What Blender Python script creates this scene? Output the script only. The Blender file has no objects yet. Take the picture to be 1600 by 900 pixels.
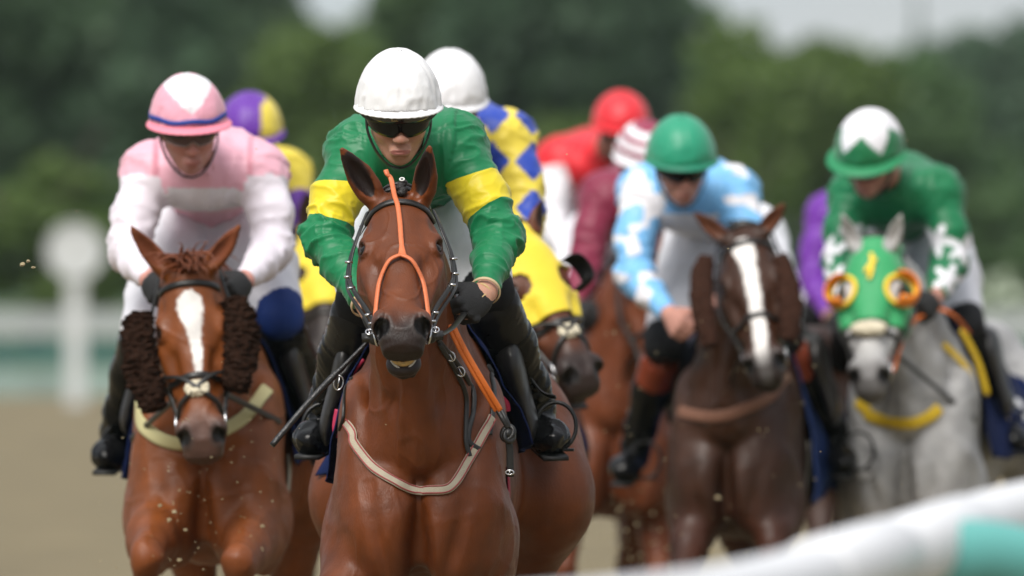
import bpy, bmesh, math, random
import numpy as np
from mathutils import Vector, Matrix
from mathutils.bvhtree import BVHTree

R = math.radians
SC = bpy.context.scene
COL = SC.collection
FPX = 13333.0            # focal length in photo pixels (300 mm on a 36 mm frame, 1600 px wide)
CAMZ = 1.75
HOR = 425.0

# ------------------------------------------------------------------ camera, sky, sun
cam_d = bpy.data.cameras.new('camera'); cam = bpy.data.objects.new('camera', cam_d); COL.objects.link(cam)
cam.location = (0, 0, CAMZ)
cam.rotation_euler = (R(90) - math.atan(25 / FPX), 0, 0)
cam_d.lens = 300; cam_d.sensor_width = 36
cam_d.clip_start = 0.5; cam_d.clip_end = 4000
cam_d.dof.use_dof = True; cam_d.dof.focus_distance = 22.75; cam_d.dof.aperture_fstop = 2.9
cam_d.dof.aperture_blades = 0
SC.camera = cam

SUN_EL, SUN_AZ = R(50), R(-156)      # high soft sun, a little left of and behind the camera
w = bpy.data.worlds.new('World'); SC.world = w; w.use_nodes = True
nt = w.node_tree; nt.nodes.clear()
out = nt.nodes.new('ShaderNodeOutputWorld'); bg = nt.nodes.new('ShaderNodeBackground')
sky = nt.nodes.new('ShaderNodeTexSky'); sky.sky_type = 'NISHITA'; sky.sun_disc = False
sky.sun_elevation = SUN_EL; sky.sun_rotation = R(204); sky.air_density = 1.0; sky.dust_density = 3.0
# overcast: even cloud layer mixed over the clear sky, brighter overhead
tc = nt.nodes.new('ShaderNodeTexCoord'); sep = nt.nodes.new('ShaderNodeSeparateXYZ')
nt.links.new(tc.outputs['Generated'], sep.inputs[0])
rmp = nt.nodes.new('ShaderNodeValToRGB')
rmp.color_ramp.elements[0].position = 0.0; rmp.color_ramp.elements[0].color = (9.8, 10.2, 10.9, 1)
rmp.color_ramp.elements[1].position = 0.9; rmp.color_ramp.elements[1].color = (12.0, 12.3, 12.9, 1)
el_ = rmp.color_ramp.elements.new(.13); el_.color = (4.6, 4.9, 5.3, 1)
nt.links.new(sep.outputs['Z'], rmp.inputs[0])
cn = nt.nodes.new('ShaderNodeTexNoise'); cn.inputs['Scale'].default_value = 3.0; cn.inputs['Detail'].default_value = 4
mp = nt.nodes.new('ShaderNodeMapping'); mp.inputs['Scale'].default_value = (1, 1, 3)
nt.links.new(tc.outputs['Generated'], mp.inputs[0]); nt.links.new(mp.outputs[0], cn.inputs['Vector'])
cm = nt.nodes.new('ShaderNodeMix'); cm.data_type = 'RGBA'; cm.blend_type = 'MULTIPLY'; cm.inputs[0].default_value = 0.35
nt.links.new(rmp.outputs[0], cm.inputs[6]); nt.links.new(cn.outputs['Color'], cm.inputs[7])
mx = nt.nodes.new('ShaderNodeMix'); mx.data_type = 'RGBA'; mx.inputs[0].default_value = 0.82
nt.links.new(sky.outputs[0], mx.inputs[6]); nt.links.new(cm.outputs[2], mx.inputs[7])
nt.links.new(mx.outputs[2], bg.inputs[0]); bg.inputs[1].default_value = 0.074
nt.links.new(bg.outputs[0], out.inputs[0])
sd = bpy.data.lights.new('sun', 'SUN'); so = bpy.data.objects.new('sun', sd); COL.objects.link(so)
sd.energy = 3.0; sd.angle = R(34); sd.color = (1.0, 0.96, 0.9)
so.rotation_euler = (R(40), 0, R(-24))
SC.view_settings.view_transform = 'Standard'; SC.view_settings.look = 'None'
SC.view_settings.exposure = 0.45; SC.view_settings.gamma = 1.0
SC.view_settings.use_curve_mapping = False
SC.cycles.use_denoising = True
SC.cycles.max_bounces = 6; SC.cycles.transparent_max_bounces = 6
SC.cycles.volume_bounces = 0
SC.render.film_transparent = False

def at(px, py, D):
    """photo pixel at depth D -> world point"""
    return Vector(((px - 800) * D / FPX, D, CAMZ - (py - HOR) * D / FPX))

def srgb(r, g, b):
    f = lambda c: ((c / 255.0 + 0.055) / 1.055) ** 2.4 if c > 10 else c / 255.0 / 12.92
    return (f(r), f(g), f(b))

# ------------------------------------------------------------------ tagging and linking
def tag(o, label=None, cat=None, group=None, kind=None):
    if label: o['label'] = label
    if cat: o['category'] = cat
    if group: o['group'] = group
    if kind: o['kind'] = kind
    return o

def empty(name, loc=(0, 0, 0), rz=0.0):
    o = bpy.data.objects.new(name, None); COL.objects.link(o)
    o.location = loc; o.rotation_euler = (0, 0, rz); o.empty_display_size = 0.2
    return o

def mesh_obj(name, V, F, mat=None, parent=None, smooth=True, colors=None, attrs=None, mats=None, fmat=None):
    me = bpy.data.meshes.new(name)
    V = np.asarray(V, dtype=np.float32)
    if isinstance(F, np.ndarray):
        n = len(F); k = F.shape[1]
        me.vertices.add(len(V)); me.vertices.foreach_set('co', V.ravel())
        me.loops.add(n * k); me.loops.foreach_set('vertex_index', F.astype(np.int32).ravel())
        me.polygons.add(n)
        me.polygons.foreach_set('loop_start', np.arange(0, n * k, k, dtype=np.int32))
        me.polygons.foreach_set('loop_total', np.full(n, k, dtype=np.int32))
        me.update(calc_edges=True)
    else:
        me.from_pydata([tuple(map(float, v)) for v in V], [], [tuple(map(int, f)) for f in F]); me.update()
    if smooth:
        me.polygons.foreach_set('use_smooth', np.ones(len(me.polygons), dtype=bool))
    if colors is not None:
        a = me.attributes.new('Col', 'FLOAT_COLOR', 'POINT')
        c = np.ones((len(V), 4), dtype=np.float32); c[:, :3] = colors
        a.data.foreach_set('color', c.ravel())
    if attrs:
        for k_, arr in attrs.items():
            a = me.attributes.new(k_, 'FLOAT', 'POINT'); a.data.foreach_set('value', np.asarray(arr, dtype=np.float32))
    if mats:
        for m in mats: me.materials.append(m)
        if fmat is not None: me.polygons.foreach_set('material_index', np.asarray(fmat, dtype=np.int32))
    elif mat: me.materials.append(mat)
    o = bpy.data.objects.new(name, me); COL.objects.link(o)
    if parent: o.parent = parent
    return o

# ------------------------------------------------------------------ numpy value noise
def _hash(ix, iy, iz, seed):
    h = (ix * 374761393 + iy * 668265263 + iz * 2147483647 + seed * 974711) & 0xffffffff
    h = (h ^ (h >> 13)) * 1274126177 & 0xffffffff
    h = h ^ (h >> 16)
    return (h & 0xffff) / 65535.0

def vnoise(P, scale=1.0, seed=0):
    Q = np.asarray(P, dtype=np.float64) * scale
    I = np.floor(Q).astype(np.int64); f = Q - I; f = f * f * (3 - 2 * f)
    r = 0
    for dx in (0, 1):
        wx = f[:, 0] if dx else 1 - f[:, 0]
        for dy in (0, 1):
            wy = f[:, 1] if dy else 1 - f[:, 1]
            for dz in (0, 1):
                wz = f[:, 2] if dz else 1 - f[:, 2]
                r = r + wx * wy * wz * _hash(I[:, 0] + dx, I[:, 1] + dy, I[:, 2] + dz, seed)
    return r * 2 - 1

def fbm(P, scale=1.0, seed=0, oct=3):
    r = 0; a = 1.0
    for i in range(oct):
        r = r + a * vnoise(P, scale * 2 ** i, seed + i * 7); a *= 0.5
    return r / 1.75

# ------------------------------------------------------------------ signed-distance modelling
def axis(*segs):
    out = []
    for a, b, st in segs:
        n = max(2, int(round((b - a) / st)))
        out += list(np.linspace(a, b, n, endpoint=False))
    out.append(segs[-1][1])
    return np.array(out, dtype=np.float32)

def V3(*a): return np.array(a, dtype=np.float32)

class SDF:
    def __init__(s, xs, ys, zs):
        s.xs, s.ys, s.zs = xs, ys, zs
        s.d = np.full((len(xs), len(ys), len(zs)), 1.0, dtype=np.float32)
        s.R = np.eye(3, dtype=np.float32); s.t = np.zeros(3, dtype=np.float32)
    def frame(s, Rm=None, t=None):
        s.R = np.eye(3, dtype=np.float32) if Rm is None else np.asarray(Rm, dtype=np.float32)
        s.t = np.zeros(3, dtype=np.float32) if t is None else np.asarray(t, dtype=np.float32)
    def _grid(s, c, rad):
        wc = s.R @ c + s.t
        sl = []; ar = []
        for a, arr in enumerate((s.xs, s.ys, s.zs)):
            i0 = int(np.searchsorted(arr, wc[a] - rad)); i1 = int(np.searchsorted(arr, wc[a] + rad, 'right'))
            if i1 <= i0: return None, None
            sl.append(slice(i0, i1)); ar.append(arr[i0:i1] - s.t[a])
        X = ar[0][:, None, None]; Y = ar[1][None, :, None]; Z = ar[2][None, None, :]
        Rm = s.R
        L = [Rm[0, i] * X + Rm[1, i] * Y + Rm[2, i] * Z for i in range(3)]
        return tuple(sl), L
    def _put(s, sl, n, k, cut):
        d = s.d[sl]
        if cut: n = -n; 
        h = np.maximum(k - np.abs(d - n), 0) / k
        if cut: s.d[sl] = np.maximum(d, n) + h * h * k * 0.25
        else: s.d[sl] = np.minimum(d, n) - h * h * k * 0.25
    def ell(s, c, r, k=0.03, cut=False, rx=0, ry=0, rz=0):
        c = V3(*c); r = V3(*r) if hasattr(r, '__len__') else V3(r, r, r)
        sl, L = s._grid(c, float(r.max()) + k + 0.02)
        if sl is None: return
        x, y, z = L[0] - c[0], L[1] - c[1], L[2] - c[2]
        if rx or ry or rz:
            M = np.array(Matrix.Rotation(rz, 3, 'Z') @ Matrix.Rotation(ry, 3, 'Y') @ Matrix.Rotation(rx, 3, 'X'), dtype=np.float32)
            x, y, z = (M[0, 0] * x + M[1, 0] * y + M[2, 0] * z, M[0, 1] * x + M[1, 1] * y + M[2, 1] * z, M[0, 2] * x + M[1, 2] * y + M[2, 2] * z)
        k0 = np.sqrt((x / r[0]) ** 2 + (y / r[1]) ** 2 + (z / r[2]) ** 2)
        k1 = np.sqrt((x / r[0] ** 2) ** 2 + (y / r[1] ** 2) ** 2 + (z / r[2] ** 2) ** 2) + 1e-6
        s._put(sl, k0 * (k0 - 1) / k1, k, cut)
    def cap(s, a, b, ra, rb, k=0.03, cut=False, sc=(1, 1, 1)):
        a = V3(*a); b = V3(*b); sc = V3(*sc)
        c = (a + b) / 2; m = max(ra, rb) * float(sc.max())
        sl, L = s._grid(c, float(np.linalg.norm(b - a)) / 2 + m + k + 0.02)
        if sl is None: return
        A = a / sc; B = b / sc; BA = B - A; l2 = float(BA @ BA) + 1e-9
        px, py, pz = L[0] / sc[0] - A[0], L[1] / sc[1] - A[1], L[2] / sc[2] - A[2]
        t = np.clip((px * BA[0] + py * BA[1] + pz * BA[2]) / l2, 0, 1)
        d = np.sqrt((px - t * BA[0]) ** 2 + (py - t * BA[1]) ** 2 + (pz - t * BA[2]) ** 2)
        n = (d - (ra + (rb - ra) * t)) * float(sc.min())
        s._put(sl, n, k, cut)
    def chain(s, pts, rad, k=0.03, cut=False, sc=(1, 1, 1)):
        for i in range(len(pts) - 1):
            s.cap(pts[i], pts[i + 1], rad[i], rad[i + 1], k if i == 0 else min(k, 0.03), cut, sc)
    def loft(s, ax, tab, k=0.03, n=2.3, cut=False, lat=0, egg=0.0, ext=None):
        """tab rows: (pos, lo, hi, halfwidth); ax = the long axis, lat = the lateral axis, the third is 'up'"""
        tab = np.array(tab, dtype=np.float32)
        up = 3 - ax - lat
        c = V3(0, 0, 0); c[ax] = (tab[0, 0] + tab[-1, 0]) / 2; c[up] = (tab[:, 1].min() + tab[:, 2].max()) / 2
        rad = math.sqrt(((tab[-1, 0] - tab[0, 0]) / 2) ** 2 + ((tab[:, 2].max() - tab[:, 1].min()) / 2) ** 2 + float(tab[:, 3].max()) ** 2) + k + 0.02
        sl, L = s._grid(c, rad)
        if sl is None: return
        u = L[ax]; p0, p1 = tab[0, 0], tab[-1, 0]
        uc = np.clip(u, p0, p1)
        def sm(col):  # smooth interpolation through a dense monotone-ish table
            xs = np.linspace(p0, p1, 200); ys = np.interp(xs, tab[:, 0], tab[:, col])
            kk = 9; ysp = np.pad(ys, kk, mode='edge'); ys = np.convolve(ysp, np.hanning(2 * kk + 3)[1:-1] / np.hanning(2 * kk + 3)[1:-1].sum(), 'valid')
            return np.interp(uc, xs, ys).astype(np.float32)
        lo, hi, hw = sm(1), sm(2), sm(3)
        vc = (lo + hi) / 2; hv = (hi - lo) / 2
        v = (L[up] - vc) / hv
        hw2 = hw * (1 + egg * np.clip(v, -1, 1))
        q = (np.abs(L[lat] / hw2) ** n + np.abs(v) ** n + 1e-9) ** (1.0 / n)
        d = (q - 1) * np.minimum(hw, hv)
        e = np.abs(u - uc)
        d = np.where(e > 0, np.sqrt(np.maximum(d, 0) ** 2 + e ** 2) + np.minimum(d, 0) * 0 , d)
        s._put(sl, d.astype(np.float32), k, cut)
    def mesh(s, smooth=2):
        d = s.d; ins = d < 0
        c = ins[:-1, :-1, :-1].astype(np.int8)
        tot = np.zeros_like(c)
        for i in (0, 1):
            for j in (0, 1):
                for k in (0, 1):
                    tot += ins[i:ins.shape[0] - 1 + i, j:ins.shape[1] - 1 + j, k:ins.shape[2] - 1 + k]
        act = (tot > 0) & (tot < 8)
        I, J, K = np.nonzero(act)
        idx = np.full(act.shape, -1, dtype=np.int32); idx[I, J, K] = np.arange(len(I))
        acc = np.zeros((len(I), 3)); cnt = np.zeros(len(I))
        ax = (s.xs, s.ys, s.zs)
        for a in range(3):
            o1, o2 = [x for x in range(3) if x != a]
            for p in (0, 1):
                for q in (0, 1):
                    off = [0, 0, 0]; off[o1] = p; off[o2] = q
                    A = (I + off[0], J + off[1], K + off[2]); off[a] = 1
                    B = (I + off[0], J + off[1], K + off[2])
                    da, db = d[A], d[B]
                    m = (da < 0) != (db < 0)
                    t = np.where(m, da / np.where(m, da - db, 1), 0)
                    for e in range(3):
                        va = ax[e][A[e]]; vb = ax[e][B[e]]
                        acc[:, e] += np.where(m, va + (vb - va) * t, 0)
                    cnt += m
        V = acc / cnt[:, None]
        Fs = []
        for a in range(3):
            o1, o2 = (a + 1) % 3, (a + 2) % 3
            n = [d.shape[0], d.shape[1], d.shape[2]]
            s0 = [slice(None)] * 3; s1 = [slice(None)] * 3
            s0[a] = slice(0, n[a] - 1); s1[a] = slice(1, n[a])
            for o in (o1, o2): s0[o] = slice(1, n[o] - 1); s1[o] = slice(1, n[o] - 1)
            m0 = ins[tuple(s0)]; m1 = ins[tuple(s1)]
            e = np.nonzero(m0 != m1)
            g = [e[0].copy(), e[1].copy(), e[2].copy()]
            g[o1] = g[o1] + 1; g[o2] = g[o2] + 1
            def cell(p, q):
                h = [g[0], g[1], g[2]]; h[o1] = g[o1] - p; h[o2] = g[o2] - q
                return idx[h[0], h[1], h[2]]
            q = np.stack([cell(1, 1), cell(0, 1), cell(0, 0), cell(1, 0)], 1)
            fl = m1[e]   # inside at the far end: flip
            q[fl] = q[fl][:, ::-1]
            Fs.append(q)
        F = np.concatenate(Fs)
        F = F[(F >= 0).all(1)]
        for _ in range(smooth): V = lap(V, F, 0.5)
        return V, F

def lap(V, F, lam):
    nv = len(V)
    A = np.zeros((nv, 3)); C = np.zeros(nv)
    for a, b in ((0, 1), (1, 2), (2, 3), (3, 0)):
        for p, q in ((a, b), (b, a)):
            for e in range(3): A[:, e] += np.bincount(F[:, p], V[F[:, q], e], nv)
            C += np.bincount(F[:, p], minlength=nv)
    return V + lam * (A / np.maximum(C, 1)[:, None] - V)

def normals(V, F):
    n = np.cross(V[F[:, 2]] - V[F[:, 0]], V[F[:, 3]] - V[F[:, 1]])
    N = np.zeros_like(V)
    for k in range(4):
        for e in range(3): N[:, e] += np.bincount(F[:, k], n[:, e], len(V))
    return N / (np.linalg.norm(N, axis=1)[:, None] + 1e-12)

def bvh_of(V, F):
    return BVHTree.FromPolygons([tuple(v) for v in V.tolist()], F.tolist())

def sstep(a, b, x):
    t = np.clip((x - a) / (b - a), 0, 1); return t * t * (3 - 2 * t)

# ------------------------------------------------------------------ materials
MATS = {}
def mat(name, col=None, rough=0.5, metal=0.0, spec=0.5, attr=None, noise=0.0, nscale=20.0, bump=0.0, bscale=60.0, bstretch=None,
        sheen=0.0, coat=0.0, col2=None, mask=None, detail=4.0, trans=0.0, rvar=0.0, bdist=0.01, ridged=False, rscale=None):
    if name in MATS: return MATS[name]
    m = bpy.data.materials.new(name); MATS[name] = m; m.use_nodes = True
    n = m.node_tree; b = n.nodes['Principled BSDF']
    b.inputs['Roughness'].default_value = rough; b.inputs['Metallic'].default_value = metal
    b.inputs['Specular IOR Level'].default_value = spec
    b.inputs['Sheen Weight'].default_value = sheen; b.inputs['Coat Weight'].default_value = coat
    b.inputs['Coat Roughness'].default_value = 0.15
    tc = n.nodes.new('ShaderNodeTexCoord')
    src = None
    if attr:
        a = n.nodes.new('ShaderNodeAttribute'); a.attribute_name = attr; src = a.outputs['Color']
    else:
        c = n.nodes.new('ShaderNodeRGB'); c.outputs[0].default_value = (*col, 1); src = c.outputs[0]
    if mask:
        a = n.nodes.new('ShaderNodeAttribute'); a.attribute_name = mask
        g = n.nodes.new('ShaderNodeMath'); g.operation = 'GREATER_THAN'; g.inputs[1].default_value = 0
        n.links.new(a.outputs['Fac'], g.inputs[0])
        x = n.nodes.new('ShaderNodeMix'); x.data_type = 'RGBA'; n.links.new(g.outputs[0], x.inputs[0])
        n.links.new(src, x.inputs[6]); x.inputs[7].default_value = (*col2, 1); src = x.outputs[2]
    if noise > 0:
        t = n.nodes.new('ShaderNodeTexNoise'); t.inputs['Scale'].default_value = nscale; t.inputs['Detail'].default_value = detail
        n.links.new(tc.outputs['Object'], t.inputs['Vector'])
        r = n.nodes.new('ShaderNodeMapRange'); r.inputs[1].default_value = 0.25; r.inputs[2].default_value = 0.75
        r.inputs[3].default_value = 1 - noise; r.inputs[4].default_value = 1 + noise
        n.links.new(t.outputs['Fac'], r.inputs[0])
        x = n.nodes.new('ShaderNodeVectorMath'); x.operation = 'SCALE'
        n.links.new(src, x.inputs[0]); n.links.new(r.outputs[0], x.inputs['Scale']); src = x.outputs[0]
    n.links.new(src, b.inputs['Base Color'])
    if bump > 0:
        t = n.nodes.new('ShaderNodeTexNoise'); t.inputs['Scale'].default_value = bscale; t.inputs['Detail'].default_value = detail
        if ridged: t.noise_type = 'RIDGED_MULTIFRACTAL'; t.normalize = True; t.inputs['Detail'].default_value = 2.5; t.inputs['Distortion'].default_value = .6
        mpn = n.nodes.new('ShaderNodeMapping'); mpn.inputs['Scale'].default_value = bstretch or (1, 1, 1)
        n.links.new(tc.outputs['Object'], mpn.inputs[0]); n.links.new(mpn.outputs[0], t.inputs['Vector'])
        bp = n.nodes.new('ShaderNodeBump'); bp.inputs['Strength'].default_value = bump; bp.inputs['Distance'].default_value = bdist
        n.links.new(t.outputs['Fac'], bp.inputs['Height']); n.links.new(bp.outputs[0], b.inputs['Normal'])
        if rvar > 0:
            rr = n.nodes.new('ShaderNodeMapRange'); rr.inputs[3].default_value = rough - rvar; rr.inputs[4].default_value = rough + rvar
            t2 = n.nodes.new('ShaderNodeTexNoise'); t2.inputs['Scale'].default_value = rscale or bscale; t2.inputs['Detail'].default_value = 6
            n.links.new(tc.outputs['Object'], t2.inputs['Vector']); rr.inputs[1].default_value = .3; rr.inputs[2].default_value = .7
            n.links.new(t2.outputs['Fac'], rr.inputs[0]); n.links.new(rr.outputs[0], b.inputs['Roughness'])
    if trans > 0:
        ad = n.nodes.new('ShaderNodeMixShader'); ad.inputs[0].default_value = trans
        tl = n.nodes.new('ShaderNodeBsdfTranslucent'); n.links.new(src, tl.inputs[0])
        n.links.new(b.outputs[0], ad.inputs[1]); n.links.new(tl.outputs[0], ad.inputs[2])
        n.links.new(ad.outputs[0], n.nodes['Material Output'].inputs[0])
    return m

# ------------------------------------------------------------------ small shape helpers
def catmull(P, n=8, closed=False):
    P = [np.array(p, dtype=float) for p in P]; out = []
    m = len(P); rng = range(m if closed else m - 1)
    for i in rng:
        g = lambda j: P[j % m] if closed else P[min(max(j, 0), m - 1)]
        p0, p1, p2, p3 = g(i - 1), g(i), g(i + 1), g(i + 2)
        for s in range(n):
            t = s / n
            out.append(0.5 * ((2 * p1) + (-p0 + p2) * t + (2 * p0 - 5 * p1 + 4 * p2 - p3) * t * t + (-p0 + 3 * p1 - 3 * p2 + p3) * t ** 3))
    if not closed: out.append(P[-1])
    return np.array(out)

def sweep(path, wid, thk, nrm, closed=False, nseg=10, sq=3.0):
    """superelliptic section (half sizes wid/2 across, thk/2 along nrm) swept on a path; returns V, F"""
    path = np.asarray(path); n = len(path)
    wid = np.broadcast_to(wid, (n,)); thk = np.broadcast_to(thk, (n,))
    T = np.roll(path, -1, 0) - np.roll(path, 1, 0)
    if not closed: T[0] = path[1] - path[0]; T[-1] = path[-1] - path[-2]
    T /= np.linalg.norm(T, axis=1)[:, None] + 1e-9
    N = np.broadcast_to(np.asarray(nrm, dtype=float), (n, 3)).copy()
    N -= T * (N * T).sum(1)[:, None]; N /= np.linalg.norm(N, axis=1)[:, None] + 1e-9
    B = np.cross(T, N)
    V = []
    for j in range(nseg):
        a = 2 * math.pi * (j + 0.5) / nseg
        ca, sa = math.cos(a), math.sin(a)
        r = (abs(ca) ** sq + abs(sa) ** sq) ** (-1 / sq)
        V.append(path + B * (wid / 2 * ca * r)[:, None] + N * (thk / 2 * sa * r)[:, None])
    V = np.stack(V, 1).reshape(-1, 3)
    F = []
    for i in range(n if closed else n - 1):
        i2 = (i + 1) % n
        for j in range(nseg):
            j2 = (j + 1) % nseg
            F.append((i * nseg + j, i * nseg + j2, i2 * nseg + j2, i2 * nseg + j))
    if not closed:
        F.append(tuple(range(nseg))[::-1]); F.append(tuple((n - 1) * nseg + j for j in range(nseg)))
    return V, [f[::-1] for f in F]

def join(parts):
    V = []; F = []; o = 0
    for v, f in parts:
        V.append(np.asarray(v, dtype=float)); F += [tuple(int(i) + o for i in q) for q in f]; o += len(v)
    return np.concatenate(V), F

def snap(bvh, P, off):
    Q = []; N = []
    for p in P:
        l, nn, i, dd = bvh.find_nearest(Vector(p))
        Q.append(np.array(l) + np.array(nn) * off); N.append(np.array(nn))
    Q = np.array(Q); N = np.array(N)
    for _ in range(3):
        N[1:-1] = (N[:-2] + N[1:-1] * 2 + N[2:]) / 4
        Q[1:-1] = (Q[:-2] + Q[1:-1] * 2 + Q[2:]) / 4
    N /= np.linalg.norm(N, axis=1)[:, None]
    return Q, N

def strap_geo(pts, wid, thk, bvh=None, off=0.004, nrm=(0, -1, 0.2), n=8, nseg=8, closed=False):
    P = catmull(pts, n, closed)
    if bvh is not None: P, N = snap(bvh, P, off)
    else: N = nrm
    return sweep(P, wid, thk, N, closed, nseg)

def ring_geo(c, ax1, ax2, r1, r2, tube, n=24):
    c = np.array(c); ax1 = np.array(ax1, float); ax2 = np.array(ax2, float)
    P = np.array([c + ax1 * r1 * math.cos(2 * math.pi * i / n) + ax2 * r2 * math.sin(2 * math.pi * i / n) for i in range(n)])
    return sweep(P, tube * 2, tube * 2, np.cross(ax1, ax2), True, 8, 2.0)

def box_geo(c, sx, sy, sz, Rm=None):
    V = np.array([(x, y, z) for x in (-.5, .5) for y in (-.5, .5) for z in (-.5, .5)]) * np.array([sx, sy, sz])
    if Rm is not None: V = V @ np.asarray(Rm).T
    return V + np.array(c), [(0, 1, 3, 2), (4, 6, 7, 5), (0, 4, 5, 1), (2, 3, 7, 6), (0, 2, 6, 4), (1, 5, 7, 3)]

def sphere_geo(c, r, nu=20, nv=12, Rm=None):
    r = np.array(r if hasattr(r, '__len__') else (r, r, r), float)
    V = []; F = []
    for i in range(nv + 1):
        th = math.pi * i / nv
        for j in range(nu):
            ph = 2 * math.pi * j / nu
            V.append((math.sin(th) * math.cos(ph), math.sin(th) * math.sin(ph), math.cos(th)))
    for i in range(nv):
        for j in range(nu):
            F.append((i * nu + j, (i + 1) * nu + j, (i + 1) * nu + (j + 1) % nu, i * nu + (j + 1) % nu))
    V = np.array(V) * r
    if Rm is not None: V = V @ np.asarray(Rm).T
    return V + np.array(c), F
def put(name, geo, m, parent=None, smooth=True, label=None):
    o = mesh_obj(name, geo[0], geo[1], m, parent, smooth)
    if label: o['label'] = label
    return o
# ------------------------------------------------------------------ ground
def sheet(name, x0, x1, y0, y1, z, m, nx=2, ny=2, noise=0.0):
    xs = np.linspace(x0, x1, nx); ys = np.linspace(y0, y1, ny)
    V = np.array([(x, y, z) for y in ys for x in xs])
    if noise: V[:, 2] += noise * fbm(V, .8, 3)
    F = [(j * nx + i, j * nx + i + 1, (j + 1) * nx + i + 1, (j + 1) * nx + i) for j in range(ny - 1) for i in range(nx - 1)]
    return put(name, (V, F), m)
grass_m = mat('grass', (.075, .115, .035), .9, noise=.35, nscale=.8, bump=.4, bscale=30)
tag(sheet('ground', -900, 900, -60, 1500, -.02, grass_m), kind='structure')
sand_m = mat('sand', (.165, .132, .070), .92, noise=.22, nscale=1.2, bump=.6, bscale=22, detail=8.0)
tag(sheet('sand_track', -120, 120, -20, 121, 0, sand_m, 120, 90, .012), kind='structure')

# ------------------------------------------------------------------ trees
def crown_geo(seed, n=5200, clumps=26, w=1.0, h=1.0, leaf=.34):
    rs = np.random.RandomState(seed)
    cs = []
    for i in range(clumps):
        a = rs.uniform(0, 2 * math.pi); zz = rs.uniform(-.85, 1.0); r = math.sqrt(max(0, 1 - zz * zz)) * rs.uniform(.45, .95)
        cs.append((math.cos(a) * r * 3.2 * w, math.sin(a) * r * 3.2 * w, zz * 3.4 * h, rs.uniform(.9, 1.7)))
    cs = np.array(cs); k = rs.randint(0, clumps, n)
    d = rs.normal(size=(n, 3)); d /= np.linalg.norm(d, axis=1)[:, None]
    C = cs[k, :3] + d * cs[k, 3:4] * rs.uniform(.55, 1.05, (n, 1))
    a = rs.normal(size=(n, 3)); a /= np.linalg.norm(a, axis=1)[:, None]
    b = np.cross(a, rs.normal(size=(n, 3))); b /= np.linalg.norm(b, axis=1)[:, None]
    s = leaf * rs.uniform(.5, 1.2, (n, 1))
    V = np.stack([C - a * s, C - b * s * .6, C + a * s, C + b * s * .6], 1).reshape(-1, 3)
    F = np.arange(n * 4).reshape(-1, 4)
    return V, F
def trunk_geo(h, r, seed):
    rs = random.Random(seed); parts = []
    P = [np.array([0, 0, -.3]), np.array([rs.uniform(-.1, .1), 0, h * .4]), np.array([rs.uniform(-.3, .3), rs.uniform(-.2, .2), h])]
    C = catmull(P, 6); parts.append(sweep(C, np.linspace(2 * r, r * .9, len(C)), np.linspace(2 * r, r * .9, len(C)), (1, 0, 0), False, 10, 2.0))
    for i in range(6):
        a = rs.uniform(0, 6.28); t = rs.uniform(.55, 1)
        p = C[int(t * (len(C) - 1))]; q = p + np.array([math.cos(a) * 2.0, math.sin(a) * 2.0, rs.uniform(1.2, 3)])
        C2 = catmull([p, (p + q) / 2 + np.array([0, 0, .2]), q], 5); parts.append(sweep(C2, np.linspace(r, r * .2, len(C2)), np.linspace(r, r * .2, len(C2)), (1, 0, .2), False, 8, 2.0))
    return join(parts)
LEAFS = {k: mat('foliage_' + k, c, .6, noise=.35, nscale=.9, trans=.45) for k, c in
         dict(dark=(.070, .125, .060), mid=(.090, .165, .055), olive=(.120, .190, .040), blue=(.076, .138, .074)).items()}
bark = mat('bark', (.05, .038, .028), .9, noise=.3, nscale=12, bump=.6, bscale=20)
crowns = {}
def tree(x, D, top, wid, shade, label, seed, conifer=False):
    h = top * .5
    root = empty('tree', (x, D, 0)); tag(root, label, 'tree', 'trees behind the racetrack')
    key = (seed % 3, shade, conifer)
    if key not in crowns:
        V, F = crown_geo(seed % 3 + 2, 6500)
        if conifer:
            t = (V[:, 2] + 4.5) / 9.0; V[:, :2] *= np.clip(1.15 - t, .05, 1)[:, None] * .8
        crowns[key] = mesh_obj('crown', V, F, LEAFS[shade], root, smooth=False); c = crowns[key]
    else:
        c = crowns[key].copy(); COL.objects.link(c); c.parent = root
    c.scale = (wid / 8.6, wid / 8.6, top * .80 / 8.8); c.location = (0, 0, top * .60); c.rotation_euler = (0, 0, seed * 1.3)
    put('trunk', trunk_geo(top * .55, .16 + top * .012, seed), bark, root)
def tx(px, D): return (px - 800) * D / FPX
def tz(py, D): return CAMZ - (py - HOR) * D / FPX
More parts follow.
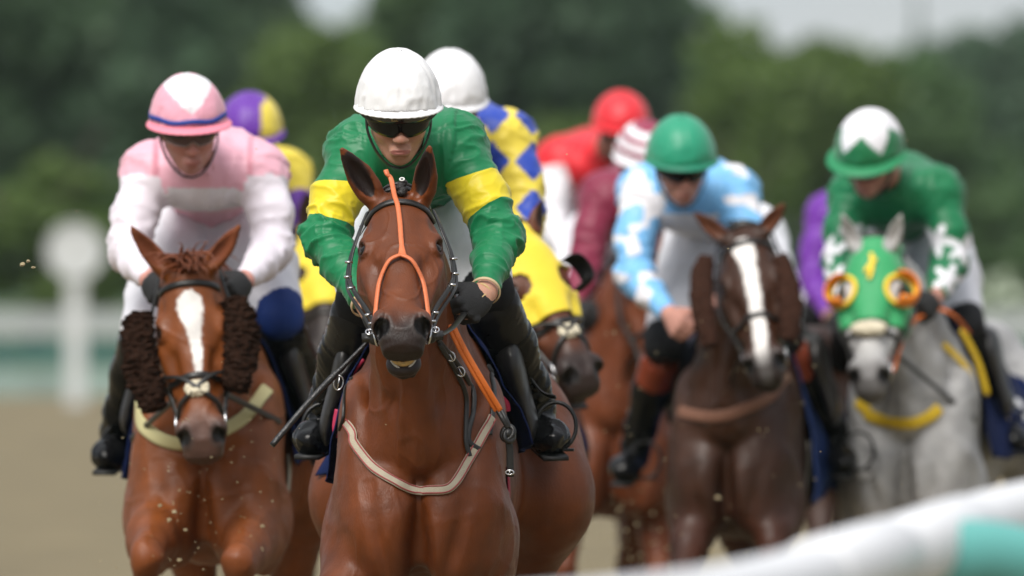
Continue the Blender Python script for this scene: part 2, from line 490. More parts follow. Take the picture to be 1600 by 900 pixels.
TREES = [ # px, D, top py, width px, shade, label
 (-60, 185, -260, 560, 'dark', 'dark tree at the far left edge, furthest left of the tree line'),
 (120, 215, -300, 620, 'blue', 'tall bluish dark tree above the white round marker'),
 (330, 235, -120, 430, 'dark', 'dark tree rising behind the pink capped jockey'),
 (60, 165, 235, 420, 'olive', 'low bright olive tree behind the white round marker'),
 (250, 170, 250, 330, 'mid', 'low green bush tree just right of the white round marker'),
 (520, 190, 40, 420, 'olive', 'olive tree between the pink cap and the front white cap'),
 (690, 230, -90, 480, 'mid', 'mid green tree behind the two white caps'),
 (880, 225, -190, 560, 'blue', 'tall deep green tree behind the red capped jockey'),
 (880, 175, 190, 330, 'olive', 'lower olive tree behind the red capped jockey'),
 (1080, 240, -60, 480, 'mid', 'green tree right of centre where the sky begins'),
 (1230, 210, 30, 460, 'olive', 'rounded olive tree beneath the pale sky'),
 (1390, 225, 85, 460, 'mid', 'green tree behind the white starred cap'),
 (1430, 330, -60, 120, 'blue', 'narrow dark conifer spiking into the pale sky'),
 (1560, 320, 20, 380, 'blue', 'dark rounded tree at the right end of the skyline'),
 (1560, 190, 300, 360, 'mid', 'low green tree at the right edge above the pale hedge'),
 (1130, 178, 290, 360, 'dark', 'low dark tree behind the jade capped jockey'),
 (480, 168, 300, 340, 'dark', 'low dark tree behind the purple and yellow jockey'),
 (700, 172, 260, 330, 'olive', 'low olive tree hidden mostly behind the front jockey'),
 (1360, 176, 330, 300, 'dark', 'low dark tree just behind the grey horse'),
]
TREES += [
 (-520, 200, -220, 560, 'mid', 'tall mid green tree outside the left edge, second from the picture'),
 (-330, 180, 60, 480, 'olive', 'olive tree outside the left edge, nearest to the picture'),
 (-900, 215, -240, 620, 'dark', 'tall dark tree well outside the left edge'),
 (-1300, 205, -180, 620, 'blue', 'tall bluish tree farthest outside the left edge'),
 (1860, 210, 60, 520, 'mid', 'mid green tree outside the right edge, nearest to the picture'),
 (2250, 220, 0, 560, 'dark', 'dark tree outside the right edge, second from the picture'),
 (2700, 215, -60, 600, 'mid', 'mid green tree farthest outside the right edge')]
for i, (px, D, py, wp, sh_, lb) in enumerate(TREES):
    tree(tx(px, D), D, tz(py, D), wp * D / FPX, sh_, lb, i, conifer='conifer' in lb)
# far wooded rise
def prof(px):
    return float(np.interp(px, [-900, 0, 250, 380, 430, 500, 560, 900, 1060, 1200, 1330, 1420, 1480, 1560, 1700, 2600], [-200, -180, -90, -60, 35, 20, -60, -150, -10, 35, 70, 80, 90, 60, 40, 0]))
nx = 160; V = []; D = 420
for r_ in range(6):
    for i in range(nx):
        px = -3000 + 7600 * i / (nx - 1); t = r_ / 5
        V.append((tx(px, D), D + 90 * t, max(-.1, (tz(prof(px), D) * (math.sin(t * math.pi / 2)) - .05)) + (vnoise(np.array([[px * .02, r_, 0]]), 1, 3)[0] * .8 * t)))
F = [(r_ * nx + i, r_ * nx + i + 1, (r_ + 1) * nx + i + 1, (r_ + 1) * nx + i) for r_ in range(5) for i in range(nx - 1)]
o = put('hills', (np.array(V), F), mat('far_wood', (.065, .115, .060), .95, noise=.5, nscale=.12, bump=1.0, bscale=.5)); tag(o, kind='structure')
rs = np.random.RandomState(4); n = 32000
px = rs.uniform(-3000, 4600, n); t = rs.uniform(0, 1, n) ** .7
zt = np.array([tz(prof(p), D) for p in px]) * np.sin(t * math.pi / 2)
C = np.stack([(px - 800) * D / FPX, D + 90 * t, zt + rs.uniform(-.3, 1.0, n)], 1)
a = rs.normal(size=(n, 3)); a /= np.linalg.norm(a, axis=1)[:, None]; b = np.cross(a, rs.normal(size=(n, 3))); b /= np.linalg.norm(b, axis=1)[:, None]
s = rs.uniform(.4, 1.1, (n, 1))
o = mesh_obj('woodland', np.stack([C - a * s, C - b * s, C + a * s, C + b * s], 1).reshape(-1, 3), np.arange(n * 4).reshape(-1, 4), LEAFS['blue'], smooth=False)
tag(o, 'distant dark wood covering the rise behind the trees', 'woodland', kind='stuff')

# hedge and pale flowering shrubs at the far side of the track
def bush(name, px, D, w_, h_, m, label, cat, seed, fl=None):
    rs = np.random.RandomState(seed); n = 3600
    root = empty(name, (tx(px, D), D, 0)); tag(root, label, cat, 'shrubs along the far side')
    P = rs.normal(size=(n, 3)); P /= np.linalg.norm(P, axis=1)[:, None]; P *= rs.uniform(.6, 1, (n, 1)); P[:, 2] = np.abs(P[:, 2])
    P = P * np.array([w_ / 2, .8, h_]) * (1 + .15 * vnoise(P, 3, seed))[:, None]
    a = rs.normal(size=(n, 3)); a /= np.linalg.norm(a, axis=1)[:, None]; b = np.cross(a, rs.normal(size=(n, 3))); b /= np.linalg.norm(b, axis=1)[:, None]
    s = rs.uniform(.05, .11, (n, 1)); Q = np.stack([P - a * s, P - b * s, P + a * s, P + b * s], 1)
    k = int(n * .45) if fl else n
    mesh_obj('leaves', Q[:k].reshape(-1, 3), np.arange(k * 4).reshape(-1, 4), m, root, smooth=False)
    if fl: mesh_obj('blossom', (Q[k:] * np.array([1.03, 1.03, 1.03])).reshape(-1, 3), np.arange((n - k) * 4).reshape(-1, 4), fl, root, smooth=False)
pale = mat('blossom_pale', (.50, .56, .44), .8)
lg = mat('leaf_light', (.14, .20, .08), .7, trans=.3)
bush('flowering_shrub', 1560, 127, 1.9, 1.6, lg, 'pale flowering shrub at the right edge beyond the track', 'shrub', 1, pale)
bush('flowering_shrub', 1440, 130, 1.5, 1.0, lg, 'lower pale flowering shrub left of the one at the right edge', 'shrub', 2, pale)
bush('flowering_shrub', 1690, 126, 1.8, 1.5, lg, 'pale flowering shrub outside the right edge of the picture', 'shrub', 3, pale)

# ------------------------------------------------------------------ far running rail and distance marker
white_m = mat('white_plastic', (.74, .75, .76), .45, noise=.05, nscale=3)
teal_m = mat('teal_plastic', (.05, .26, .23), .5, noise=.08, nscale=3)
palew = mat('pale_mesh', (.48, .55, .52), .7, noise=.15, nscale=6)
D = 121.5; x0, x1 = tx(-2900, D), tx(4500, D)
root = empty('rail_fence', (0, D, 0)); tag(root, 'white topped rail with teal boards along the far side of the track', 'fence')
def bx(name, xa, xb, ya, yb, za, zb, m, parent):
    return put(name, box_geo(((xa + xb) / 2, (ya + yb) / 2, (za + zb) / 2), xb - xa, yb - ya, zb - za), m, parent, smooth=False)
bx('top_board', x0, x1, -.04, .04, .84, 1.20, mat('white_board', (.34, .37, .37), .6, noise=.1, nscale=.7), root)
bx('teal_board', x0, x1, .00, .05, .42, .76, mat('teal_board', (.035, .115, .105), .6, noise=.2, nscale=.9), root)
bx('lower_board', x0, x1, -.03, .02, .0, .36, mat('pale_board', (.22, .29, .27), .7, noise=.3, nscale=1.6), root)
for i in range(37):
    x = x0 + (x1 - x0) * (i + .5) / 37
    put('post', box_geo((x, .09, .6), .08, .06, 1.2), white_m, root, smooth=False)
D = 112.0
root = empty('distance_marker', (tx(118, D), D, 0)); tag(root, 'white round topped distance marker post on the left', 'marker post')
s_ = D / FPX
put('post', box_geo((0, 0, 1.1), .24, .10, 2.2), mat('marker_white', (.52, .54, .54), .5, noise=.1, nscale=3), root, smooth=False)
zc = tz(392, D); V = []; n = 40
for y in (-.05, .05):
    for i in range(n): V.append((.37 * math.cos(2 * math.pi * i / n), y - .03, zc + .37 * math.sin(2 * math.pi * i / n)))
F = [tuple(range(n)), tuple(range(2 * n - 1, n - 1, -1))] + [(i, n + i, n + (i + 1) % n, (i + 1) % n) for i in range(n)]
put('disc', (np.array(V), F), mat('marker_white', None), root, smooth=False)
put('disc_rim', ring_geo((0, -.09, zc), (1, 0, 0), (0, 0, 1), .36, .36, .018, 40), mat('marker_white', None), root)

# ------------------------------------------------------------------ near running rail, out of focus
rail_m = mat('rail_white', (.80, .81, .83), .35, noise=.04, nscale=5, bump=.05, bscale=12)
A = np.array([-2.64, 1.5, 0.0]); 
def railpt(px, py, D):
    q = at(px, py, D); return np.array([q.x, q.y, q.z])
root = empty('running_rail', (0, 0, 0)); tag(root, 'white plastic running rail with teal bracket blurred close to the camera', 'rail')
path = np.array([railpt(*q) for q in ((-900, 1290, 7.0), (-200, 1110, 9.0), (350, 1030, 11.0), (700, 1002, 12.2), (1000, 966, 13.2), (1200, 928, 14.2), (1400, 867, 15.2), (1600, 806, 16.2), (1900, 750, 18.0), (2500, 680, 21.5))])
P = catmull(path, 10)
put('top_rail', sweep(P, .13, .13, (0, 0, 1), False, 20, 2.2), rail_m, root)
for px, py, D in ((1330, 888, 14.85), (1450, 852, 15.45)):
    c = railpt(px, py, D); d = P[np.abs(P[:, 1] - D).argmin() + 1] - P[np.abs(P[:, 1] - D).argmin() - 1]; d /= np.linalg.norm(d)
    put('sleeve', sweep(np.array([c - d * .30, c - d * .28, c, c + d * .28, c + d * .30]), np.array([.133, .141, .143, .141, .133]), np.array([.133, .141, .143, .141, .133]), (0, 0, 1), False, 20, 2.2), rail_m, root)
for k, (px, py, D) in enumerate(((1508, 872, 15.5),)):
    c = railpt(px, py, D)
    g = catmull([c + np.array([-.09, -.10, -.005]), c + np.array([.03, 0, .00]), c + np.array([.16, .10, -.035]), c + np.array([.27, .2, -.12]), c + np.array([.33, .3, -.3]), c + np.array([.36, .4, -.7]), c + np.array([.36, .45, -c[2]])], 8)
    put('bracket', sweep(g, .14, .14, (0, 1, 0), False, 16, 2.2), mat('teal_bracket', (.12, .40, .37), .45, noise=.05, nscale=5), root)
for D in (9.2, 12.9):
    c = P[np.abs(P[:, 1] - D).argmin()]
    g = catmull([c + np.array([0, 0, -.03]), c + np.array([.18, .05, -.14]), c + np.array([.30, .1, -.4]), c + np.array([.34, .12, -c[2]])], 8)
    put('bracket', sweep(g, .09, .09, (0, 1, 0), False, 16, 2.2), mat('teal_bracket', None), root)

# ------------------------------------------------------------------ the air between here and the far trees
hz = put('haze', box_geo((0, 200, 20), 620, 660, 44), None); tag(hz, 'thin pale haze over the racecourse', 'haze', kind='stuff')
hm = bpy.data.materials.new('haze'); hm.use_nodes = True; hn = hm.node_tree; hn.nodes.clear()
ho_ = hn.nodes.new('ShaderNodeOutputMaterial'); hv = hn.nodes.new('ShaderNodeVolumePrincipled')
hv.inputs['Color'].default_value = (.76, .93, .84, 1); hv.inputs['Density'].default_value = .00022; hv.inputs['Anisotropy'].default_value = .3
hn.links.new(hv.outputs[0], ho_.inputs['Volume']); hz.data.materials.append(hm)
# ------------------------------------------------------------------ horses
HEAD_TAB = [(-.03, -.13, -.035, .050), (.0, -.17, -.012, .064), (.06, -.22, .006, .082), (.13, -.25, .014, .096), (.20, -.255, .012, .105), (.26, -.240, .006, .104),
            (.31, -.215, .001, .094), (.36, -.180, -.002, .070), (.41, -.150, -.004, .059), (.46, -.130, -.006, .052), (.51, -.115, -.010, .052), (.55, -.105, -.022, .052), (.59, -.095, -.045, .044)]

def frame_of(U, W=(1, 0, 0)):
    U = Vector(U).normalized(); W = Vector(W); W = (W - U * W.dot(U)).normalized(); Vn = U.cross(W)
    return np.array([[W[i], Vn[i], U[i]] for i in range(3)])

def strands(roots, dirs, length, wid, seed, drop=(0, 0, -1), wav=0.012, seg=7):
    rs = random.Random(seed); parts = []
    for p, d in zip(roots, dirs):
        p = np.array(p); d = np.array(d) / np.linalg.norm(d); L = length * rs.uniform(.6, 1.15)
        pts = [p]; v = d.copy()
        ph = rs.uniform(0, 6)
        for i in range(seg):
            v = v + np.array(drop) * rs.uniform(.18, .34); v /= np.linalg.norm(v)
            q = pts[-1] + v * L / seg + np.array([math.sin(ph + i), math.cos(ph * 2 + i), 0]) * wav * .4
            pts.append(q)
        P = np.array(pts); w = wid * np.linspace(1, .12, len(P)) * rs.uniform(.6, 1.2)
        parts.append(sweep(P, w, w * .4, np.array([rs.uniform(-.4, .4), -1, .4]), False, 5, 2.0))
    return join(parts)

def build_horse(S):
    root = empty('racehorse', S['loc'], S.get('yaw', 0.0))
    tag(root, S['label'], 'horse', 'racehorses galloping in the pack')
    dz = S.get('dz', 0.0); hero = S.get('hero', False)
    fs, cs = (.0045, .012) if hero else S.get('res', (.010, .022))
    poll = np.array(S['poll'], float); muz = np.array(S['muz'], float)
    U = (muz - poll); Rh = frame_of(U, S.get('W', (1, 0, 0)))
    x0 = min(poll[0], muz[0]) - .16; x1 = max(poll[0], muz[0]) + .16
    yh = min(poll[1], muz[1])
    xs = axis((-.62, x0, cs), (x0, x1, fs), (x1, .62, cs)) if x0 > -.6 and x1 < .6 else axis((-.62, .62, fs))
    ys = axis((yh - .12, poll[1] + .10, fs), (poll[1] + .10, .25, max(fs, cs * .6)), (.25, 1.95, cs))
    zs = axis((-.01, muz[2] - .22, cs), (muz[2] - .22, poll[2] + .24, fs))
    f = SDF(xs, ys, zs)
    # trunk
    f.frame(np.diag([1 / S.get('wx', .91), 1, 1]), (0, 0, dz))
    f.loft(1, [(.02, 1.00, 1.30, .13), (.12, .92, 1.37, .19), (.28, .88, 1.49, .225), (.48, .885, 1.60, .24), (.75, .90, 1.60, .265), (1.0, .93, 1.55, .275),
               (1.25, 1.0, 1.585, .265), (1.5, 1.06, 1.60, .25), (1.68, 1.14, 1.54, .20), (1.78, 1.22, 1.42, .12)], k=.04, n=2.1, egg=-.24)
    for sx in (-1, 1):
        f.ell((sx * .165, .20, 1.22), (.09, .20, .25), .08, rx=R(-14), ry=R(10 * sx))
        f.ell((sx * .105, .03, 1.07), (.122, .105, .18), .045)            # pectorals
        f.ell((sx * .185, .10, 1.10), (.085, .12, .20), .05)
        f.ell((sx * .195, .22, 1.02), (.085, .14, .17), .06)
        f.ell((sx * .14, .36, 1.36), (.07, .18, .20), .08)
    f.ell((0, -.085, 1.02), (.014, .07, .17), .045, cut=True)              # crease between the pectorals
    for sx in (-1, 1):
        f.chain([(sx * .215, -.02, 1.34), (sx * .15, -.09, 1.12), (sx * .085, -.06, .93)], [.010, .014, .016], .05, cut=True)
    hq = S.get('hq', (-.235, .235))
    for i, sx in enumerate((-1, 1)):
        hx = hq[i]
        f.ell((hx, 1.36, 1.22), (.155, .30, .27), .09, rx=R(10), ry=R(-14 * sx))
        f.ell((hx * 1.15, 1.17, 1.12), (.13, .15, .16), .08)
        f.ell((sx * .15, 1.50, 1.42), (.13, .27, .18), .12)
    # legs
    FL = S.get('fore', [[(-.19, .24, 1.02), (-.20, -.02, .70), (-.19, .08, .42), (-.19, .16, .33)], [(.19, .24, 1.02), (.19, .05, .66), (.18, .2, .42), (.18, .3, .36)]])
    HL = S.get('hind', [[(hq[0] * 1.12, 1.18, 1.10), (hq[0] * .62, 1.45, .66), (hq[0] * .6, 1.15, .26), (hq[0] * .8, 1.02, .12)], [(hq[1] * 1.12, 1.18, 1.10), (hq[1] * .62, 1.45, .66), (hq[1] * .6, 1.2, .3), (hq[1] * .8, 1.08, .14)]])
    for L in FL:
        a, b, c, d = [np.array(q, float) for q in L]
        f.chain([a, a * .45 + b * .55, b], [.118, .082, .052], .06, sc=(.9, 1, 1))
        f.ell(b, (.048, .052, .06), .02)
        f.chain([b, c], [.040, .034], .02); f.ell(c, (.040, .044, .045), .02)
        f.chain([c, d], [.034, .034], .02); f.cap(d, d + (d - c) * .35 + np.array([0, 0, -.01]), .045, .060, .02)
    for L in HL:
        a, b, c, d = [np.array(q, float) for q in L]
        f.chain([a, a * .5 + b * .5, b], [.13, .085, .052], .06)
        f.ell(b, (.046, .062, .065), .02)
        f.chain([b, c], [.044, .036], .02); f.ell(c, (.042, .046, .048), .02)
        f.chain([c, d], [.036, .036], .02); f.cap(d, d + (d - c) * .35, .045, .060, .02)
    # neck
    f.frame()
    nb = np.array([0, .42, 1.33 + dz]); n1 = np.array([0, .20, 1.50 + dz]); nt = poll + Rh @ np.array([0, -.11, .05])
    n2 = n1 * .5 + nt * .5 + np.array([0, .02, .02])
    f.cap(nb, n1, .26, .205, .06, sc=(.54, 1, 1)); f.cap(n1, n2, .205, .155, .06, sc=(.58, 1, 1)); f.cap(n2, nt, .155, .115, .05, sc=(.66, 1, 1))
    thr = poll + Rh @ np.array([0, -.20, .10])
    f.chain([thr, thr * .5 + np.array([0, .04, 1.40 + dz]) * .5 + np.array([0, .0, -.03]), (0, .03, 1.30 + dz)], [.058, .085, .105], .07, sc=(1.0, 1, 1))
    for sx in (-1, 1):   # long neck muscle and the jugular groove beside it
        f.chain([thr + np.array([sx * .05, .06, 0]), (sx * .075, .05, 1.45 + dz), (sx * .095, .03, 1.28 + dz)], [.035, .052, .050], .04)
        f.chain([thr + np.array([sx * .055, -.045, -.04]), (sx * .075, -.075, 1.40 + dz), (sx * .085, -.06, 1.24 + dz)], [.008, .016, .010], .05, cut=True)
    # head
    HW = S.get('hw', 1.08)
    f.frame(Rh * np.array([1 / HW, 1, 1]), poll)
    f.loft(2, [(u, lo, hi, hw) for u, lo, hi, hw in HEAD_TAB], k=.04, n=2.5, egg=-.08)
    f.cap((0, -.028, .10), (0, -.034, .30), .052, .040, .02, sc=(1.25, 1, 1))
    f.cap((0, -.034, .30), (0, -.036, .50), .038, .030, .02, sc=(1.15, 1, 1))
    for sx in (-1, 1):
        f.ell((sx * .05, -.13, .17), (.045, .10, .115), .03)              # jaw cheek
        f.cap((sx * .070, -.030, .120), (sx * .084, -.026, .200), .022, .017, .03)   # brow above the eye
        f.cap((sx * .088, -.055, .245), (sx * .060, -.070, .39), .014, .007, .018)   # facial crest
        f.ell((sx * .086, -.020, .125), (.010, .014, .024), .03, cut=True)    # hollow above the eye
        f.ell((sx * .092, -.026, .207), (.017, .016, .021), .008, cut=True)
        f.ell((sx * .058, -.020, .34), (.012, .02, .06), .03, cut=True)
        nf = S.get('flare', 1.0)
        f.ell((sx * .043, -.030, .520), (.029 * nf, .036, .046), .022)
        f.ell((sx * .045, -.006, .552), (.0175 * nf, .028, .028), .006, cut=True, ry=R(20 * sx))
        f.ell((sx * .054, -.028, .545), (.0135 * nf, .028, .024), .006, cut=True)
        f.ell((sx * .040, .004, .530), (.008, .010, .020), .006, cut=True)
    f.ell((0, -.010, .560), (.005, .012, .025), .025, cut=True)
    for sx in (-1, 1):
        for i in range(12):
            a0_, a1_ = 2 * math.pi * i / 12, 2 * math.pi * (i + 1) / 12
            pe = lambda a_: (sx * (.0875 - .57 * .0175 * math.sin(a_)), -.0275 + .82 * .0175 * math.sin(a_), .207 + .0235 * math.cos(a_))
            up_ = math.sin((a0_ + a1_) / 2) > 0
            f.cap(pe(a0_), pe(a1_), .0060 if up_ else .0042, .0060 if up_ else .0042, .007)
    lip = S.get('gape', 0.0)
    f.loft(1, [(-.108, .50, .580, .026), (-.092, .50, .596, .040), (-.06, .50, .602, .048), (-.03, .48, .586, .044), (-.01, .46, .56, .030)], k=.02, n=2.6)
    f.ell((0, -.116 - lip, .556), (.041, .022, .040), .012)                # lower lip
    f.ell((0, -.138 - lip * .8, .515), (.038, .030, .055), .03)
    if lip > 0:
        f.ell((0, -.098 - lip * .42, .606), (.040, .004 + lip * .36, .036), .005, cut=True)
    else:
        f.ell((0, -.099, .606), (.05, .003, .028), .006, cut=True)
    # ears
    ears = []
    for sx, tip, face in ((-1, S['ears'][0], S['earface'][0]), (1, S['ears'][1], S['earface'][1])):
        base = poll + Rh @ np.array([sx * .058, -.02, .02]); tip = np.array(tip, float)
        U2 = Vector(tip - base); Le = U2.length; U2.normalize(); Fc = Vector(face); Fc = (Fc - U2 * Fc.dot(U2)).normalized(); Wc = Fc.cross(U2)
        Re = np.array([[Wc[i], Fc[i], U2[i]] for i in range(3)])
        f.frame(Re, base); q = Le / .17; ew = S.get('earw', 1.0)
        f.loft(2, [(0, -.026, .026, .028), (.04 * q, -.030, .024, .038 * ew), (.09 * q, -.024, .016, .036 * ew), (.14 * q, -.013, .007, .019 * ew), (.17 * q, -.006, .003, .005)], k=.018, n=2.0)
        f.ell((0, .026, .088 * q), (.025 * ew, .032, .068 * q), .006, cut=True)
        ears.append((Re, base, q))
    V, F = f.mesh(2)
    Hc = (V - poll) @ Rh; Hc[:, 0] /= HW      # (w, v, u)
    N = normals(V, F)
    # fine surface unevenness
    V = V + N * (fbm(V * np.array([1, 1, .6]), 9, 3)[:, None] * .004 + (fbm(V, 30, 5) * .0012)[:, None])
    nk_ = np.exp(-(V[:, 0] / .13) ** 2) * sstep(.42, .20, V[:, 1]) * sstep(1.12 + dz, 1.26 + dz, V[:, 2]) * (Hc[:, 2] * 0 + 1) * ((Hc[:, 1] < -.16) | (Hc[:, 2] > .7))
    q_ = V * np.array([1, .6, .12]) + .02 * np.stack([vnoise(V, 6, 31), 0 * V[:, 0], 0 * V[:, 0]], 1)
    V = V + N * ((1 - np.abs(vnoise(q_, 30, 17)) * 2) * nk_ * .006)[:, None]
    ch_ = sstep(.35, .1, V[:, 1]) * sstep(1.35 + dz, 1.15 + dz, V[:, 2]) * sstep(.75, .9, V[:, 2])
    q_ = V * np.array([1, .5, .55]); V = V + N * ((1 - np.abs(vnoise(q_, 9, 27)) * 2) * ch_ * .011)[:, None]
    vn_ = 1 - np.abs(vnoise(V + .04 * np.stack([vnoise(V, 7, 61), vnoise(V, 7, 62), vnoise(V, 7, 63)], 1), 8, 64)) * 2
    V = V + N * (sstep(.86, 1, vn_) * .0028 * (Hc[:, 2] > .1))[:, None]      # veins
    # colour of the coat itself
    col = S['coat'](V, Hc, dz)
    w_, v_, u_ = Hc.T
    inhead = (u_ > -.05) & (u_ < .66) & (v_ > -.24) & (v_ < .08) & (np.abs(w_) < .16)
    mz = inhead * sstep(S.get('mz0', .43), S.get('mz0', .43) + .10, u_ + v_ * -.12 + fbm(V, 25, 8) * .02)
    col = col + (np.array(S['muzzle']) - col) * mz[:, None] * .92
    dn_ = np.minimum(np.hypot((np.abs(w_) - .045) / (.0165*nf), np.hypot((v_ + .006) / .027, (u_ - .550) / .028)), np.hypot((np.abs(w_) - .054) / (.0130*nf), np.hypot((v_ + .028) / .028, (u_ - .543) / .024)))
    nos = inhead * sstep(1.12, .92, dn_)
    rim_ = inhead * np.exp(-((dn_ - 1.25) / .22) ** 2) * (u_ > .49)
    col = col + (np.array((.045, .038, .036)) - col) * rim_[:, None] * .6
    col = col + (np.array((.004, .003, .003)) - col) * nos[:, None]
    eye = inhead * np.exp(-(((np.abs(w_) - .098) / .020) ** 2 + ((u_ - .207) / .034) ** 2 + ((v_ + .028) / .028) ** 2) ** 2)
    col = col * (1 - .85 * eye[:, None])
    if lip > 0:
        mo = inhead & (u_ > .535) & (v_ > -.098 - lip * .80) & (v_ < -.095) & (u_ < .59)
        col = np.where(mo[:, None] & (np.abs(w_) < .036)[:, None], np.array((.16, .075, .06)), col)
    for Re, base, q in ears:
        E = (V - base) @ Re
        inner = (np.abs(E[:, 0]) < .030) & (E[:, 1] > -.022) & (E[:, 2] > .02) & (E[:, 2] < .155 * q) & (E[:, 1] < .012) & (np.abs(E[:, 1]) < .04)
        Nn = N @ Re
        k_ = inner * sstep(.0, .6, Nn[:, 1] + .25 * vnoise(V, 40, 6)) * sstep(.034, .020, np.abs(E[:, 0]) + .004 * vnoise(V, 70, 9))
        col = col + (np.array(S.get('earin', (.03, .015, .01))) - col) * k_[:, None]
    body = mesh_obj('body', V, F, mat('horse_coat', rough=.48, attr='Col', noise=.26, nscale=13, detail=8.0, rscale=16, bump=.35, bscale=240, bstretch=(1, 1, .35), spec=.34, rvar=.13, bdist=.004), root, colors=np.clip(col, 0, 1))
    bvh = bvh_of(V, F)
    H = dict(root=root, bvh=bvh, poll=poll, Rh=Rh, dz=dz, S=S, body=body)
    hp = lambda w, v, u: poll + Rh @ np.array([w * HW, v, u], float)
    H['hp'] = hp
    # eyes
    for sx in (-1, 1):
        put('eye', sphere_geo(hp(sx * .0785, -.0345, .207), (.0200, .0200, .0205)), mat('eye_dark', (.006, .004, .003), .07, spec=.35), root)
    # hair
    hc = S['hair']; hm = mat('horse_hair_%d' % (int(hc[0] * 1000)), hc, .45, noise=.4, nscale=80)
    rs = random.Random(S.get('seed', 1))
    rts = []; dr = []
    side = S.get('maneside', -1)
    for i in range(90):
        t = rs.random()
        c0 = np.array([0, .55, 1.60 + dz]); c1 = np.array([0, .25, 1.72 + dz]) * .6 + (poll + np.array([0, .06, .0])) * .4; c2 = poll + Rh @ np.array([0, -.01, -.04])
        p = (1 - t) ** 2 * c0 + 2 * t * (1 - t) * c1 + t * t * c2
        l, nn, _, _ = bvh.find_nearest(Vector(p + np.array([0, 0, .05])))
        rts.append(np.array(l) - np.array([0, 0, .01])); dr.append((side * rs.uniform(.4, 1), rs.uniform(.1, .7), rs.uniform(.1, .8)))
    put('mane', strands(rts, dr, .15, .014, S.get('seed', 1), drop=(side * .2, .25, -1)), hm, root)
    if S.get('forelock'):
        rts = [hp(rs.uniform(-.035, .035), .012, rs.uniform(-.02, .04)) for _ in range(46)]
        dr = [(rs.uniform(-.9, .9), rs.uniform(-.9, -.1), rs.uniform(.5, 1.2)) for _ in range(46)]
        put('forelock', strands(rts, dr, .13, .014, 7, drop=(0, -.5, -.9)), hm, root)
    rts = [(rs.uniform(-.03, .03), 1.78, 1.46 + dz + rs.uniform(-.03, .03)) for _ in range(50)]
    put('tail', strands(rts, [(rs.uniform(-.1, .1), 1, .5) for _ in range(50)], .65, .022, 9, seg=9), hm, root)
    return H

def cast(H, o, d, off=.004):
    """point on the horse's skin seen from far out along d towards o"""
    o = Vector(o); d = Vector(d).normalized()
    l, n, i, t = H['bvh'].ray_cast(o + d * .6, -d)
    if l is None: l, n, i, t = H['bvh'].find_nearest(o + d * .1)
    return np.array(l) + np.array(n) * off, np.array(n)

def head_ring(H, u, a0, a1, n, off=.004, vc=-.09, du=0.0):
    """points round the head at distance u down the face; angle 0 = front of the face, + towards viewer's right"""
    P = []
    for i in range(n):
        a = R(a0 + (a1 - a0) * i / (n - 1)); uu = u + du * math.sin(a)
        o = H['hp'](0, vc, uu); d = H['Rh'] @ np.array([math.sin(a), math.cos(a), 0])
        P.append(cast(H, o, d, off)[0])
    return P

def nrm_from(H, P, c):
    Q = np.array(P) - np.array(c); return Q / np.linalg.norm(Q, axis=1)[:, None]

LEATHER = lambda: mat('black_leather', (.012, .011, .010), .38, spec=.5, noise=.2, nscale=60, bump=.12, bscale=220)
STEEL = lambda: mat('steel_bit', (.62, .62, .63), .22, metal=1.0)

def buckle(c, Rm, w=.022, h=.026, parent=None):
    g = join([ring_geo(c, Rm[:, 0], Rm[:, 2], w / 2, h / 2, .0022, 14), box_geo(c, .003, .004, h, Rm)])
    return put('buckle', g, STEEL(), parent)

